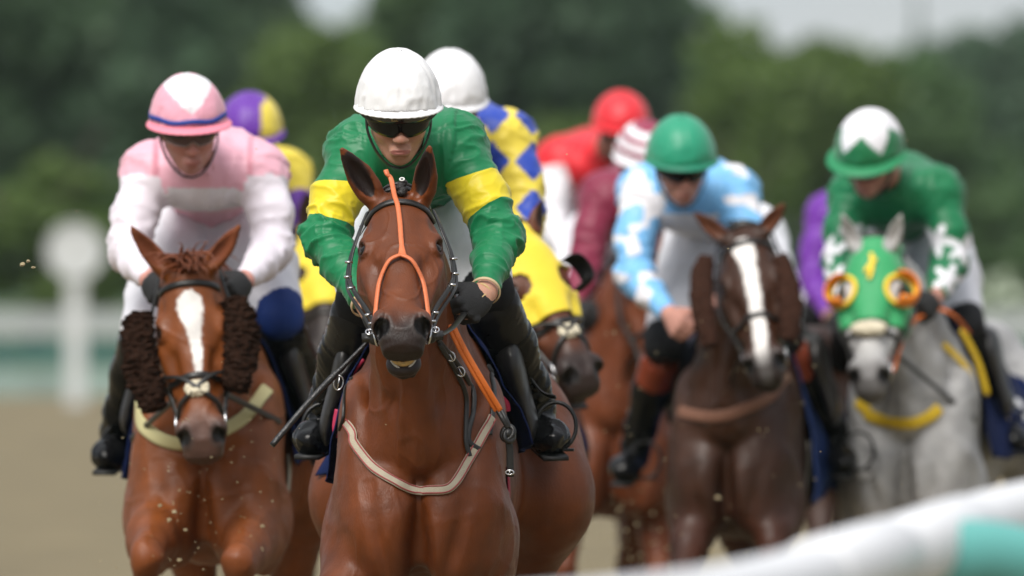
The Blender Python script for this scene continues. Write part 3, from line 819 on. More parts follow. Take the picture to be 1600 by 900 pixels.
def bridle(H, brow=True, nose='plain', nosecol=None, rings=True, detail=False, bitu=.50):
    root = H['root']; Rh = H['Rh']; hp = H['hp']; LM = LEATHER()
    parts = []
    if brow:
        P = head_ring(H, .075, -88, 88, 15, .006, -.05)
        c = hp(0, -.08, .075); P = np.array(P); parts.append(sweep(P, .020, .010, nrm_from(H, P, c)))
    # headpiece behind the ears
    P = np.array([hp(.072 * math.sin(a), -.085 + .088 * math.cos(a), -.028 + .02 * abs(math.sin(a))) for a in np.linspace(-1.6, 1.6, 15)]); c = hp(0, -.08, -.028)
    parts.append(sweep(P, .022, .008, nrm_from(H, P, c)))
    br = put('bridle', join(parts), LM, root)
    for sx in (-1, 1):
        pts = [cast(H, hp(0, -.07, u), Rh @ np.array([sx, dv, 0]), .010)[0] for u, dv in ((-.01, -.1), (.06, -.05), (.14, -.12), (.22, -.22), (.30, -.2), (.38, -.15), (.45, -.1), (bitu - .01, -.2))]
        # keep the cheekpiece outside the eye
        pts = [p + (Rh @ np.array([sx, 0, 0])) * ((.005 if detail else .004) + (.006 if k_ in (2, 3, 4) else 0)) + Rh[:, 1] * (-.016 if k_ in (2, 3) else 0) for k_, p in enumerate(pts)]
        N = Rh @ np.array([sx * .7, .7, 0])
        put('cheekpiece', sweep(catmull(pts, 6), .0135, .006, N), LM, br)
        if detail:
            pts2 = [p + Rh @ np.array([sx * .008, -.020, 0]) for p in pts]
            put('cheekpiece', sweep(catmull(pts2, 6), .010, .005, N), LM, br)
            C = catmull(pts, 6)
            for t in (14, 18, 23, 33, 37, 41):
                Rb = frame_of(C[min(t + 1, len(C) - 1)] - C[t], Rh[:, 0])
                Rb2 = np.stack([Rb[:, 0], Rb[:, 1], Rb[:, 2]], 1)
                bx = box_geo(C[t] + N * .006, .021, .006, .005, Rb2)
                put('keeper', bx, STEEL(), br)
        if rings:
            q = cast(H, hp(0, -.07, bitu), Rh @ np.array([sx, -.1, 0]), .008)[0] + Rh @ np.array([sx * .002, 0, .0])
            put('bit_ring', ring_geo(q, Rh @ np.array([sx * .25, .9, 0]), Rh[:, 2], .026, .036, .0038), STEEL(), br)
            H.setdefault('bit', {})[sx] = q
    if nose in ('plain', 'grackle'):
        u = .36
        P = np.array(head_ring(H, u, -150, 150, 21, .006)); c = hp(0, -.09, u)
        put('noseband', sweep(P, .020, .008, nrm_from(H, P, c)), nosecol or LM, br)
        if nose == 'grackle':
            for sx in (-1, 1):
                P = np.array([cast(H, hp(0, -.08, uu), Rh @ np.array([ww, vv, 0]), .012)[0] for uu, ww, vv in ((.33, -sx * .9, .2), (.36, -sx * .4, .8), (.40, 0, 1), (.44, sx * .5, .7), (.48, sx * .9, .1))])
                put('noseband', sweep(catmull(P, 5), .014, .008, nrm_from(H, catmull(P, 5), hp(0, -.09, .4))), LM, br)
            g = fluff(hp(0, .004, .40), (.034, .012, .024), Rh, .005, 90)
            put('sheepskin_pad', g, mat('cream_fleece', (.62, .56, .42), .95, bump=.5, bscale=120), br)
    return br

def fluff(c, r, Rm, amp, sc, cuts=None):
    r = np.array(r); V, F = sphere_geo((0, 0, 0), (1, 1, 1), 40, 26)
    V = np.sign(V) * np.abs(V) ** .75
    N = V / (np.linalg.norm(V, axis=1)[:, None] + 1e-9)
    P = V * r
    P = P + N * (amp * (np.abs(vnoise(P, sc, 3)) * 1.4 + .6 * vnoise(P, sc * 2.1, 4)))[:, None]
    return P @ np.asarray(Rm).T + np.array(c), F

def fleece_roll(path, rad, flat, nrm, amp=.010, sc=70, seed=1, nseg=44):
    """curly sheepskin roll: a thick swept roll with curls raised on it"""
    P = catmull(path, 46); n = len(P)
    prof = np.sin(np.pi * np.clip(np.linspace(.03, .97, n), 0, 1)) ** .25
    V, F = sweep(P, 2 * rad * prof, 2 * rad * flat * prof, nrm, False, nseg, 2.2)
    C = np.repeat(P, nseg, 0); N = V - C; N /= np.linalg.norm(N, axis=1)[:, None] + 1e-9
    d = amp * (1.2 * np.abs(vnoise(V, sc, seed)) + .8 * vnoise(V, sc * 2, seed + 3) + .7 * np.abs(vnoise(V, sc * .7, seed + 9)))
    return V + N * d[:, None], F

def hood(H, m, ucut=.34, a=118, eyeholes=.030, rr_=.046, cups=None, rimm=None, ears=True):
    """stretch hood over the skull, open round the eyes, ears left out"""
    root = H['root']; Rh = H['Rh']; hp = H['hp']
    nu, na = 46, 64
    us = np.linspace(-.035, ucut, nu); V = []
    for u in us:
        for i in range(na):
            a_ = R(-a + 2 * a * i / (na - 1))
            d = Rh @ np.array([math.sin(a_), math.cos(a_), 0])
            q, n_ = cast(H, hp(0, -.09, max(u, .02)), d, .007)
            hq = Rh.T @ (q - H['poll'])
            if u < .05 or hq[1] > .035:      # over the poll, between and round the ears: smooth cap
                rr = np.array([math.sin(a_) * .088, math.cos(a_) * .10 - .085]); hq = np.array([rr[0], rr[1], u])
                if u < 0: hq[1] -= (-u) * .8
            V.append(hp(hq[0], hq[1], u if abs(hq[2] - u) < .06 else hq[2]))
    V = np.array(V); G = V.reshape(nu, na, 3)
    for _ in range(2):
        G[1:-1, 1:-1] = (G[:-2, 1:-1] + G[2:, 1:-1] + G[1:-1, :-2] + G[1:-1, 2:] + G[1:-1, 1:-1] * 2) / 6
    V = G.reshape(-1, 3); F = []
    for i in range(nu - 1):
        for j in range(na - 1):
            c = (V[i * na + j] + V[(i + 1) * na + j + 1]) / 2
            h = Rh.T @ (c - H['poll'])
            if np.hypot((abs(h[0]) - .10) / 1.2, h[2] - .205) < eyeholes and h[1] > -.09: continue
            F.append((i * na + j, i * na + j + 1, (i + 1) * na + j + 1, (i + 1) * na + j))
    o = put('hood', (V, F), m, root)
    md = o.modifiers.new('thick', 'SOLIDIFY'); md.thickness = .004; md.offset = 1
    for sx in (-1, 1):
        c = hp(sx * .094, -.008, .205)
        ax = Rh @ np.array([sx * .50, .866, 0]); b1 = Rh @ np.array([.866, -sx * .50, 0]); b2 = Rh[:, 2]
        if rimm: put('eye_ring', ring_geo(c, b1, b2, rr_, rr_ * 1.06, .009, 28), rimm, o)
        if cups and cups[0 if sx < 0 else 1]:
            cm_, depth = cups[0 if sx < 0 else 1]
            n = 22; Vc = []; Fc = []
            ks = 7
            for k in range(ks + 1):
                t = k / ks
                for i in range(n + 1):
                    a_ = math.pi * (-.62 + 1.24 * i / n)
                    rr = rr_ * 1.08 * (1 - .30 * t ** 2)
                    # half cup opening forward
                    Vc.append(c + (b2 * math.sin(a_) * 1.1 - b1 * -sx * math.cos(a_)) * rr + ax * depth * math.sin(t * math.pi / 2))
            for k in range(ks):
                for i in range(n): Fc.append((k * (n + 1) + i, k * (n + 1) + i + 1, (k + 1) * (n + 1) + i + 1, (k + 1) * (n + 1) + i))
            oc = put('blinker_cup', (np.array(Vc), Fc), cm_, o); md = oc.modifiers.new('thick', 'SOLIDIFY'); md.thickness = .005
    return o

def breast_girth(H, m, pts, wid=.036, edge=None):
    """pts = (x, z) on the chest, snapped to the skin from the front"""
    P = []
    for q in pts:
        if len(q) == 2:
            l, n, i, t = H['bvh'].ray_cast(Vector((q[0], -.30, q[1])), Vector((0, 1, 0)))
            P.append(np.array(l) + np.array([0, -.008, 0]) if l is not None else np.array([q[0], .3, q[1]]))
        else: P.append(np.array(q, float))
    P = catmull(P, 8); Q, N = snap(H['bvh'], P, .007)
    o = put('breast_girth', sweep(Q, wid, .007, N), m, H['root'])
    if edge:
        T = np.gradient(Q, axis=0); T /= np.linalg.norm(T, axis=1)[:, None]; B = np.cross(T, N)
        for s_ in (-1, 1): put('piping', sweep(Q + B * s_ * wid * .36 + N * .003, .004, .004, N), edge, o)
    return o

def saddlery(H, clothm, number=None, flare=(.0, .0), curl=(.03, .03), hug=(88, 88), y0=.42, y1=1.05, low=(1.12, 1.12), cz=None, tilt=0.0, nummat=None, gm=None):
    root = H['root']; dz = H['dz']; rs = random.Random(5)
    nu, nv = 46, 90; V = []
    for i in range(nu):
        y = y0 + (y1 - y0) * i / (nu - 1)
        for j in range(nv):
            s = -1 + 2 * j / (nv - 1); side = 0 if s < 0 else 1
            a = min(abs(s) / .55, 1) * R(hug[side]); d = Vector((math.sin(a) * (1 if s > 0 else -1), 0, math.cos(a)))
            c = Vector((0, y, 1.33 + dz))
            l, n, _, _ = H['bvh'].ray_cast(c + d * .9, -d)
            q = np.array(l if l is not None else c + d * .27) + np.array(d) * .014
            if abs(s) > .55:
                t = (abs(s) - .55) / .45; zl = low[side] + dz
                l2, _, _, _ = H['bvh'].ray_cast(Vector((d.x * .9, y, q[2] + (zl - q[2]) * t)), Vector((-d.x, 0, 0)))
                zz = q[2] + (zl - q[2]) * t
                xo = abs(l2[0]) + .014 if l2 is not None else .25
                xx = max(xo, abs(q[0]) * .96) + t ** .7 * (flare[side] * (y - y0) / (y1 - y0) + curl[side] * math.exp(-((y - y0) / .10) ** 2))
                wv = .012 * t * math.sin(y * 26 + side * 2) + .006 * t * math.sin(y * 57 + 1)
                q = np.array([math.copysign(xx + wv, s), y + tilt * t, zz + .02 * t * math.sin(y * 9)])
            V.append(q)
    V = np.array(V); F = [(i * nv + j, i * nv + j + 1, (i + 1) * nv + j + 1, (i + 1) * nv + j) for i in range(nu - 1) for j in range(nv - 1)]
    G = V.reshape(nu, nv, 3)
    for _ in range(4):
        G[1:-1, 1:-1] = (G[:-2, 1:-1] + G[2:, 1:-1] + G[1:-1, :-2] + G[1:-1, 2:]) / 4
        G[0, 1:-1] = (G[0, :-2] + G[0, 2:] + G[0, 1:-1] * 2) / 4; G[-1, 1:-1] = (G[-1, :-2] + G[-1, 2:] + G[-1, 1:-1] * 2) / 4
    V = G.reshape(-1, 3) + fbm(V, 14, 3)[:, None] * np.array([.008, .004, .002])
    o = put('saddle_cloth', (V, F), clothm, root); md = o.modifiers.new('thick', 'SOLIDIFY'); md.thickness = .004; md.offset = 1
    # hem
    G = V.reshape(nu, nv, 3)
    for e in (G[0], G[-1], G[:, 0], G[:, -1]):
        pass
    if number:
        nm = nummat or mat('number_white', (.78, .78, .78), .6)
        for kind, (iu, ju), sz in number:
            # the digit is laid on the cloth: a flat stroke bent over the grid
            for st in DIGITS[kind]:
                pts = []
                for (a, b) in catmull([(p[0], p[1], 0) for p in st], 6)[:, :2]:
                    fu = np.clip(iu + a * sz[0], 0, nu - 1.01); fv = np.clip(ju + b * sz[1], 0, nv - 1.01)
                    i0, j0 = int(fu), int(fv); du, dv = fu - i0, fv - j0
                    pts.append(G[i0, j0] * (1 - du) * (1 - dv) + G[i0 + 1, j0] * du * (1 - dv) + G[i0, j0 + 1] * (1 - du) * dv + G[i0 + 1, j0 + 1] * du * dv)
                P = np.array(pts); sgn = math.copysign(1, P[0, 0]); P = P + np.array([sgn * .009, 0, .002])
                put('number', sweep(P, .045, .004, np.array([sgn, 0, .1]), False, 6, 5.0), nm, o)
    H['cloth'] = G
    # racing saddle: small seat with flaps
    f = SDF(axis((-.32, .32, .012)), axis((.42, 1.12, .014)), axis((1.1 + dz, 1.80 + dz, .012)))
    f.chain([(0, .52, 1.66 + dz), (0, .74, 1.645 + dz), (0, .98, 1.67 + dz)], [.035, .05, .045], .03, sc=(2.2, 1, .8))
    for sx in (-1, 1):
        f.chain([(sx * .12, .60, 1.62 + dz), (sx * .235, .58, 1.50 + dz), (sx * .285, .60, 1.32 + dz)], [.05, .06, .055], .03, sc=(.35, 1.4, 1))
    Vs, Fs = f.mesh(1)
    put('saddle', (Vs, Fs), mat('saddle_leather', (.02, .018, .017), .4, noise=.2), root)
    # girth round the belly
    P = []
    for i in range(21):
        a = R(100 + 160 * i / 20); d = Vector((math.sin(a), 0, math.cos(a)))
        P.append(cast(H, (0, .50, 1.25 + dz), d, .006)[0])
    P = np.array(P); put('girth', sweep(P, .08, .008, nrm_from(H, P, (0, .50, 1.25 + dz))), gm or mat('girth_web', (.35, .33, .28), .8), root)

DIGITS = {
 '1': [[(0, -.5), (0, .5)], [(0, -.5), (.3, -.32)]],
 '2': [[(-.4, -.3), (-.1, -.5), (.3, -.4), (.3, -.1), (-.4, .5)], [(-.4, .5), (.4, .5)]],
 '3': [[(-.4, -.42), (0, -.5), (.38, -.32), (.2, -.03), (-.05, -.02)], [(.2, -.02), (.42, .22), (.1, .5), (-.4, .42)]],
 '4': [[(.2, .5), (.2, -.5)], [(.2, -.5), (-.4, .2)], [(-.4, .2), (.42, .2)]],
 '7': [[(-.4, -.5), (.4, -.5)], [(.4, -.5), (-.1, .5)]],
}
# ------------------------------------------------------------------ riders
def hand_prims(f, wr, a, b, c, grow=0.0, k=.008, sc=1.0, curl=1.0):
    """a: wrist to knuckles, b: towards the thumb, c: out of the back of the hand"""
    a, b, c = [np.array(Vector(q).normalized()) for q in (a, b, c)]
    wr = np.array(wr, float); g = grow
    Rm = np.stack([a, b, c], 1); f.frame(Rm, wr)
    f.cap((-.02, 0, 0), (.02, 0, 0), .027 + g, .030 + g, .015, sc=(1, 1, .75))
    f.ell((.052, .002, 0), (.046 + g, .042 + g, .019 + g), .02)
    ln = (.040, .044, .042, .034)
    for i in range(4):
        y = .030 - .0205 * i; kx = .088 - (.0, .0, .004, .010)[i]
        th = R(58 * curl) + i * .05; p = np.array([kx, y, .002]); r = .0100 + g - (.0006 * (i == 3))
        f.ell(p, (.012 + g, .011 + g, .012 + g), .006)
        q = p + np.array([math.cos(th), 0, -math.sin(th)]) * ln[i]
        th2 = th + R(85 * curl); q2 = q + np.array([math.cos(th2), 0, -math.sin(th2)]) * ln[i] * .66
        th3 = th2 + R(55 * curl); q3 = q2 + np.array([math.cos(th3), 0, -math.sin(th3)]) * ln[i] * .5
        f.chain([p, q, q2, q3], [r, r * .95, r * .88, r * .78], .003)
    t0 = np.array([.015, .030, -.008]); t1 = t0 + np.array([.030, .020, -.014]); t2 = t1 + np.array([.030, .000, -.014]); t3 = t2 + np.array([.018, -.014, -.010])
    f.chain([t0, t1, t2, t3], [.015 + g, .0125 + g, .0115 + g, .0095 + g], .008)
    f.frame()

def build_rider(S):
    root = empty('person', S['loc'], S.get('yaw', 0.0))
    tag(root, S['label'], 'jockey', 'jockeys riding in the race')
    hero = S.get('hero', False); dz = S.get('dz', 0.0); ox = S.get('lean', 0.0)   # lean moves the upper body sideways
    Z = lambda p: np.array(p, float) + np.array([0, 0, dz])
    hx, hy, hz = S.get('head', (0, .12, 2.196)); hd = Z((hx, hy, hz))
    pit, yw, rol = [R(q) for q in S.get('hrot', (30, 0, 0))]
    Rh = np.array(Matrix.Rotation(yw, 3, 'Z') @ Matrix.Rotation(rol, 3, 'Y') @ Matrix.Rotation(pit, 3, 'X'))   # turns the frame below
    # columns: x right of the picture, f forward (-y), n up
    B = Rh @ np.array([[1, 0, 0], [0, -1, 0], [0, 0, 1]], float)
    B = B * np.array([1, 1, 1]); RH = np.stack([B[:, 0], B[:, 1], B[:, 2]], 1)
    sh = [Z(q) for q in S.get('sh', ((-.155 + ox, .40, 2.08), (.155 + ox, .40, 2.08)))]
    el = [Z(q) for q in S.get('el', ((-.215 + ox, .30, 1.83), (.21 + ox, .28, 1.84)))]
    wr = [Z(q) for q in S.get('wr', ((-.14, .08, 1.665), (.18, .06, 1.69)))]
    kn = [Z(q) for q in S.get('kn', ((-.175, .46, 1.67), (.19, .46, 1.69)))]
    an = [Z(q) for q in S.get('an', ((-.285, .80, 1.34), (.325, .78, 1.36)))]
    toe = [Z(q) for q in S.get('toe', ((-.32, .60, 1.28), (.36, .58, 1.27)))]
    hip = Z((ox * .3, .98, 1.93)); bk = Z((ox * .9, .62, 2.08)); ch = Z((ox, .42, 2.06)); wa = Z((ox * .6, .82, 2.02))
    hfr = S.get('hands')
    if hfr is None:
        hfr = [((.35, -.75, -.45), (.5, -.2, .8), (-.75, -.5, .35)), ((-.35, -.75, -.45), (-.5, -.2, .8), (.75, -.5, .35))]
    skin = np.array(S.get('skin', (.50, .255, .175)))
    # ---- the body: one continuous figure
    fh = .0035 if hero else .007; cs = .012 if hero else .016
    xa = hd[0] - .12; xb = hd[0] + .12
    f = SDF(axis((-.55, xa, cs), (xa, xb, fh), (xb, .55, cs)), axis((hd[1] - .22, hd[1] + .14, fh), (hd[1] + .14, 1.25, cs)), axis((1.15 + dz, hd[2] - .18, cs), (hd[2] - .18, hd[2] + .16, fh)))
    f.chain([hip, wa, bk, ch], [.115, .105, .125, .105], .06, sc=(1.25, 1, 1))
    f.cap(ch, ch + np.array([0, -.02, .0]), .10, .09, .05, sc=(1.3, 1, .8))
    for i in (0, 1):
        f.chain([sh[i], el[i], wr[i]], [.058, .044, .027], .05)
        f.ell(sh[i], .066, .05)
        hj = hip + np.array([(-.09, .09)[i], 0, -.02])
        f.chain([hj, kn[i] + (hj - kn[i]) * .12], [.105, .052], .05); f.chain([kn[i] + (hj - kn[i]) * .12, kn[i] * .55 + an[i] * .45 + np.array([0, .01, 0]), an[i]], [.050, .052, .034], .03)
        f.chain([an[i] + np.array([0, .03, -.04]), toe[i]], [.036, .026], .02)
        hand_prims(f, wr[i], *hfr[i])
    nk = hd + RH @ np.array([0, -.045, -.06])
    f.cap(ch + np.array([0, -.01, .04]), nk, .062, .056, .04)
    f.frame(RH, hd)
    f.ell((0, 0, .03), (.076, .098, .10), .02)
    f.ell((0, .028, -.036), (.063, .064, .062), .03)
    f.cap((0, .052, -.085), (0, .066, -.100), .034, .020, .022, sc=(1.15, 1, 1))
    for sx in (-1, 1):
        f.ell((sx * .040, .062, -.018), (.026, .026, .026), .03)
        f.cap((sx * .056, .0, -.040), (sx * .022, .060, -.092), .017, .014, .02)
        f.ell((sx * .030, .084, .036), (.022, .014, .012), .015)
        f.ell((sx * .031, .103, .012), (.018, .014, .013), .012, cut=True)
        f.ell((sx * .031, .086, .012), (.0135, .0135, .0125), .004)
        f.ell((sx * .0125, .110, -.035), (.010, .012, .009), .006)
        f.ell((sx * .0075, .112, -.044), (.0042, .007, .004), .003, cut=True)
        f.ell((sx * .079, -.008, .0), (.009, .018, .030), .006)
    f.cap((0, .094, .022), (0, .113, -.028), .009, .0115, .012)
    f.ell((0, .118, -.033), (.013, .012, .011), .008)
    f.ell((0, .094, -.072), (.030, .016, .020), .018)
    f.ell((0, .1035, -.0660), (.0270, .0075, .0038), .006)
    f.ell((0, .1020, -.0745), (.0210, .0075, .0045), .006)
    f.chain([(-.029, .106, -.0685), (0, .111, -.0705), (.029, .106, -.0685)], [.0010, .0014, .0010], .002, cut=True)
    f.ell((0, .100, -.088), (.016, .008, .005), .008, cut=True)
    V, F = f.mesh(1)
    Hd = (V - hd) @ RH
    x_, f_, n_ = Hd.T
    col = np.repeat(skin[None], len(V), 0) * (1 + .07 * fbm(V, 22, 2)[:, None])
    nearh = (np.abs(x_) < .1) & (np.abs(n_) < .13) & (f_ > .02)
    red = nearh * np.exp(-(((np.abs(x_) - .042) / .024) ** 2 + ((n_ + .022) / .022) ** 2)) * .35 + nearh * np.exp(-((x_ / .018) ** 2 + ((n_ + .03) / .016) ** 2)) * .35
    col = col * (1 - red[:, None] * np.array([.0, .30, .30]))
    lips = nearh * ((np.abs(x_) / .0285) ** 2 + ((n_ + .0703) / .0078) ** 2 < 1) * (f_ > .098)
    col = np.where((lips > 0)[:, None], np.array(S.get('lip', (.38, .145, .12))), col)
    jaw = nearh * sstep(-.05, -.10, n_) * S.get('stubble', .0)
    col = col * (1 - jaw[:, None] * np.array([.35, .3, .2]))
    mbody = mat('skin', rough=.46, attr='Col', noise=.05, nscale=60, bump=.10, bscale=420, spec=.4)
    mbody.node_tree.nodes['Principled BSDF'].inputs['Subsurface Weight'].default_value = .12
    mbody.node_tree.nodes['Principled BSDF'].inputs['Subsurface Radius'].default_value = (.02, .008, .005)
    body = mesh_obj('body', V, F, mbody, root, colors=np.clip(col, 0, 1))
    hq = lambda x, ff, n: hd + RH @ np.array([x, ff, n], float)
    for sx in (-1, 1) if hero else ():
        put('eye', sphere_geo(hq(sx * .031, .087, .012), .0128), mat('eye_white', (.6, .58, .55), .1), root)
    # ---- jacket
    js = .0048 if hero else .009
    lox = min(el[0][0], sh[0][0], wr[0][0]) - .12; hix = max(el[1][0], sh[1][0], wr[1][0]) + .12
    f = SDF(axis((lox, hix, js)), axis((min(wr[0][1], wr[1][1]) - .06, .62, js), (.62, 1.15, js * 2)), axis((min(wr[0][2], wr[1][2]) - .07, 2.34 + dz, js)))
    b = S.get('bulk', 1.0)
    f.chain([hip + np.array([0, -.06, .05]), wa, bk, ch], [.112, .116, .134 * b, .108 * b], .06, sc=(1.22, 1, 1))
    f.ell(ch + np.array([0, -.03, -.005]), (.150, .10, .085), .06)
    cuffs = []
    for i in (0, 1):
        sx = (-1, 1)[i]
        e1 = el[i] + (el[i] - (sh[i] + wr[i]) / 2) * .05
        m1 = sh[i] * .45 + e1 * .55 + np.array([sx * .012, 0, .0])
        cu = wr[i] + (e1 - wr[i]) * S.get('cuff', (.16, .16))[i]; cuffs.append((cu, (e1 - wr[i]) / np.linalg.norm(e1 - wr[i])))
        m2 = e1 * .5 + cu * .5
        f.chain([sh[i], m1, e1], [.078 * b, .068 * b, .060 * b], .055)
        f.chain([e1, m2, cu], [.060 * b, .050 * b, .036], .03)
        f.ell(sh[i] + np.array([-sx * .03, .03, .01]), (.085 * b, .10, .075), .06)
        f.cap(bk + np.array([sx * .06, -.05, 0]), sh[i] + np.array([0, .05, 0]), .11, .085, .06)
    f.cap(ch + np.array([0, -.02, .03]), nk * .6 + ch * .4, .082, .068, .04)     # collar
    f.cap(nk * .35 + ch * .65, nk + (nk - ch) * .6, .058, .060, .01, cut=True)
    V, F = f.mesh(2)
    N = normals(V, F)
    # which piece of the garment each vertex belongs to
    segs = [(bk, ch)] + [(sh[0], el[0]), (el[0], wr[0]), (sh[1], el[1]), (el[1], wr[1])]
    D = []; T = []
    for a, c in segs:
        a = np.array(a); c = np.array(c); ab = c - a; t = ((V - a) @ ab) / (ab @ ab); T.append(t)
        tc_ = np.clip(t, 0, 1); D.append(np.linalg.norm(V - (a + tc_[:, None] * ab), axis=1))
    D = np.array(D); D[0] -= .085; D[0] -= .0
    seg = D.argmin(0); T = np.array(T)
    # folds: rings round the sleeves, tighter towards elbow and cuff; long pulls on the trunk
    disp = np.zeros(len(V))
    amp = S.get('fold', .006)
    for k_ in range(1, 5):
        a, c = segs[k_]; ab = np.array(c) - np.array(a); Ln = np.linalg.norm(ab); u = ab / Ln
        tt = (V - a) @ u
        Q = V + u * (tt * 1.3)[:, None]
        Q = Q + .03 * np.stack([vnoise(V, 9, 40 + k_), vnoise(V, 9, 50 + k_), vnoise(V, 9, 60 + k_)], 1)
        rid = 1 - np.abs(vnoise(Q, 12, k_ + 11 * S.get('seed', 0))) * 2.0
        rid2 = 1 - np.abs(vnoise(Q, 28, k_ + 23 + 11 * S.get('seed', 0))) * 2.0
        e_ = np.exp(-((T[k_] - (1.0 if k_ in (1, 3) else 0.12)) / .34) ** 2) + .6 * np.exp(-((T[k_] - (0 if k_ in (1, 3) else 1)) / .25) ** 2) + .35
        disp += (seg == k_) * (sstep(-.2, 1, rid) * .9 + sstep(.35, 1, rid) ** 2 * 1.1 + sstep(.3, 1, rid2) ** 2 * .55 - .7) * e_ * amp
    q0 = V * np.array([1.0, .35, .30]); q0 = q0 + .05 * np.stack([vnoise(V, 5, 3), vnoise(V, 5, 4), 0 * V[:, 0]], 1)
    rid = 1 - np.abs(vnoise(q0, 19, 5 + S.get('seed', 0))) * 2; rid2 = 1 - np.abs(vnoise(q0, 42, 6)) * 2
    disp += (seg == 0) * (sstep(-.2, 1, rid) * .7 + sstep(.3, 1, rid) ** 2 * 1.1 + sstep(.3, 1, rid2) ** 2 * .5 - .6) * amp * .9
    seamx = [0]
    for i in (0, 1):     # armhole seam, slightly gathered
        dd = (V - sh[i]) @ ((el[i] - sh[i]) / np.linalg.norm(el[i] - sh[i])) + .012
        ring = np.exp(-(dd / .006) ** 2) * (np.linalg.norm(V - sh[i], axis=1) < .19)
        disp -= ring * .0035
        ring2 = np.exp(-((dd - .014) / .016) ** 2) * (np.linalg.norm(V - sh[i], axis=1) < .19)
        disp += ring2 * .0022 * np.sin((V[:, 2] + V[:, 0] * .8 + V[:, 1]) * 420 + 3 * vnoise(V, 30, 2))
    V = V + N * disp[:, None]
    V = lap(V, F, .35)
    loc = V - np.array([ox, .4, 2.06 + dz])
    colr, mask = S['silks'](V, loc, seg, T, sh, el, wr)
    m = mat('silk_' + S['key'], rough=.46, attr='Col', sheen=.12, spec=.32, bump=.20, bscale=15, bstretch=(1, 1, .8), ridged=True, noise=.05, nscale=8, mask='Mask', col2=S.get('col2', (1, 1, 1)), rvar=.06, bdist=.012)
    mesh_obj('jacket', V, F, m, root, colors=np.clip(colr, 0, 1), attrs={'Mask': mask})
    for i in (0, 1):
        cu, u = cuffs[i]
        a1 = np.cross(u, [0, 0, 1]); a1 /= np.linalg.norm(a1); a2 = np.cross(u, a1)
        if S.get('cuffcol') is not None:
            g = ring_geo(cu - u * .040, a1, a2, .0375, .0375, .0045, 26)
            pts = np.array([cu - u * .028 + a1 * .041 * math.cos(t) + a2 * .041 * math.sin(t) for t in np.linspace(0, 2 * math.pi, 30, endpoint=False)])
            nn = (pts - (cu - u * .028)); nn /= np.linalg.norm(nn, axis=1)[:, None]
            put('cuff', sweep(pts, .011, .005, nn, True, 6), mat('cuff_' + S['key'], S['cuffcol'], .6), root)
    # ---- breeches
    f = SDF(axis((-.42, .42, .010)), axis((.30, 1.25, .012)), axis((1.50 + dz, 2.16 + dz, .010)))
    f.ell(hip + np.array([0, .03, .0]), (.185, .17, .15), .05)
    f.cap(wa, hip, .10, .115, .05, sc=(1.3, 1, 1))
    for i in (0, 1):
        hj = hip + np.array([(-.085, .085)[i], -.03, -.02])
        mid = hj * .5 + kn[i] * .5 + np.array([0, 0, .01])
        f.chain([hj, mid, kn[i] + (kn[i] - hj) * .0], [.135, .110, .070], .04)
    V, F = f.mesh(2); N = normals(V, F)
    q0 = V * np.array([1, .5, .5]); V = V + N * ((1 - np.abs(vnoise(q0, 16, 8)) * 2)[:, None] * .004 + (1 - np.abs(vnoise(q0, 34, 9)) * 2)[:, None] * .002)
    bc = np.array(S.get('breech', (.74, .74, .79))); kc = np.array(S.get('knee', (.012, .012, .014)))
    tk = np.zeros(len(V))
    for i in (0, 1):
        u = (kn[i] - hip); Lk = np.linalg.norm(u); u /= Lk
        t = ((V - hip) @ u) / Lk; tk = np.maximum(tk, np.where((V[:, 0] > hip[0]) == (i == 1), t, 0))
    kcut = S.get('kcut', .93)
    kk_ = S.get('kcuts', (kcut, kcut)); kv = np.where(V[:, 0] > hip[0], kk_[1], kk_[0])
    col = np.where((tk > kv)[:, None], kc, bc)
    mesh_obj('breeches', V, F, mat('breeches', rough=.7, attr='Col', bump=.12, bscale=90, spec=.2, noise=.04, nscale=12), root, colors=col)
    # ---- boots
    for i in (0, 1):
        sx = (-1, 1)[i]
        lo = np.minimum(np.minimum(kn[i], an[i]), toe[i]) - .12; hi = np.maximum(np.maximum(kn[i], an[i]), toe[i]) + .12
        st = .006 if hero else .011
        f = SDF(axis((lo[0], hi[0], st)), axis((lo[1], hi[1], st)), axis((lo[2], hi[2], st)))
        top = kn[i] + (an[i] - kn[i]) * .10
        f.chain([top, kn[i] * .55 + an[i] * .45 + np.array([0, .015, 0]), kn[i] * .2 + an[i] * .8, an[i]], [q_ * (1 if hero else .88) for q_ in (.076, .072, .058, .052)], .03)
        heel = an[i] + np.array([0, .045, -.045])
        ball = toe[i] * .78 + heel * .22
        f.chain([an[i], an[i] + np.array([0, -.02, -.035])], [.046, .042], .03)
        f.chain([heel, ball, toe[i]], [.036, .046, .033], .03, sc=(1.0, 1, .9))
        f.cap(top - (an[i] - kn[i]) * .25, top - (an[i] - kn[i]) * .02, .056, .060, .004, cut=True)
        V, F = f.mesh(2); N = normals(V, F)
        u = (an[i] - kn[i]); Lk = np.linalg.norm(u); u /= Lk
        tt = (V - kn[i]) @ u / Lk
        Q = V + u * ((V - kn[i]) @ u * 1.4)[:, None] + .03 * np.stack([vnoise(V, 11, 1), vnoise(V, 11, 2), vnoise(V, 11, 3)], 1)
        rid = 1 - np.abs(vnoise(Q, 19, 31 + i)) * 2
        V = V + N * (rid * (.25 + 1.2 * np.exp(-((tt - .85) / .25) ** 2)) * .0042 + np.exp(-((tt - .36) / .012) ** 2) * .003)[:, None]
        bcol = np.where((tt < .34)[:, None], np.array(S.get('boottop', (.016, .015, .015))), np.array((.005, .005, .0055)))
        b_ = mesh_obj('boot', V, F, mat('boot_leather', rough=.16, attr='Col', spec=.18, bump=.08, bscale=30, rvar=.07), root, colors=bcol)
        # sole and stirrup
        c = ball + np.array([0, .01, -.040])
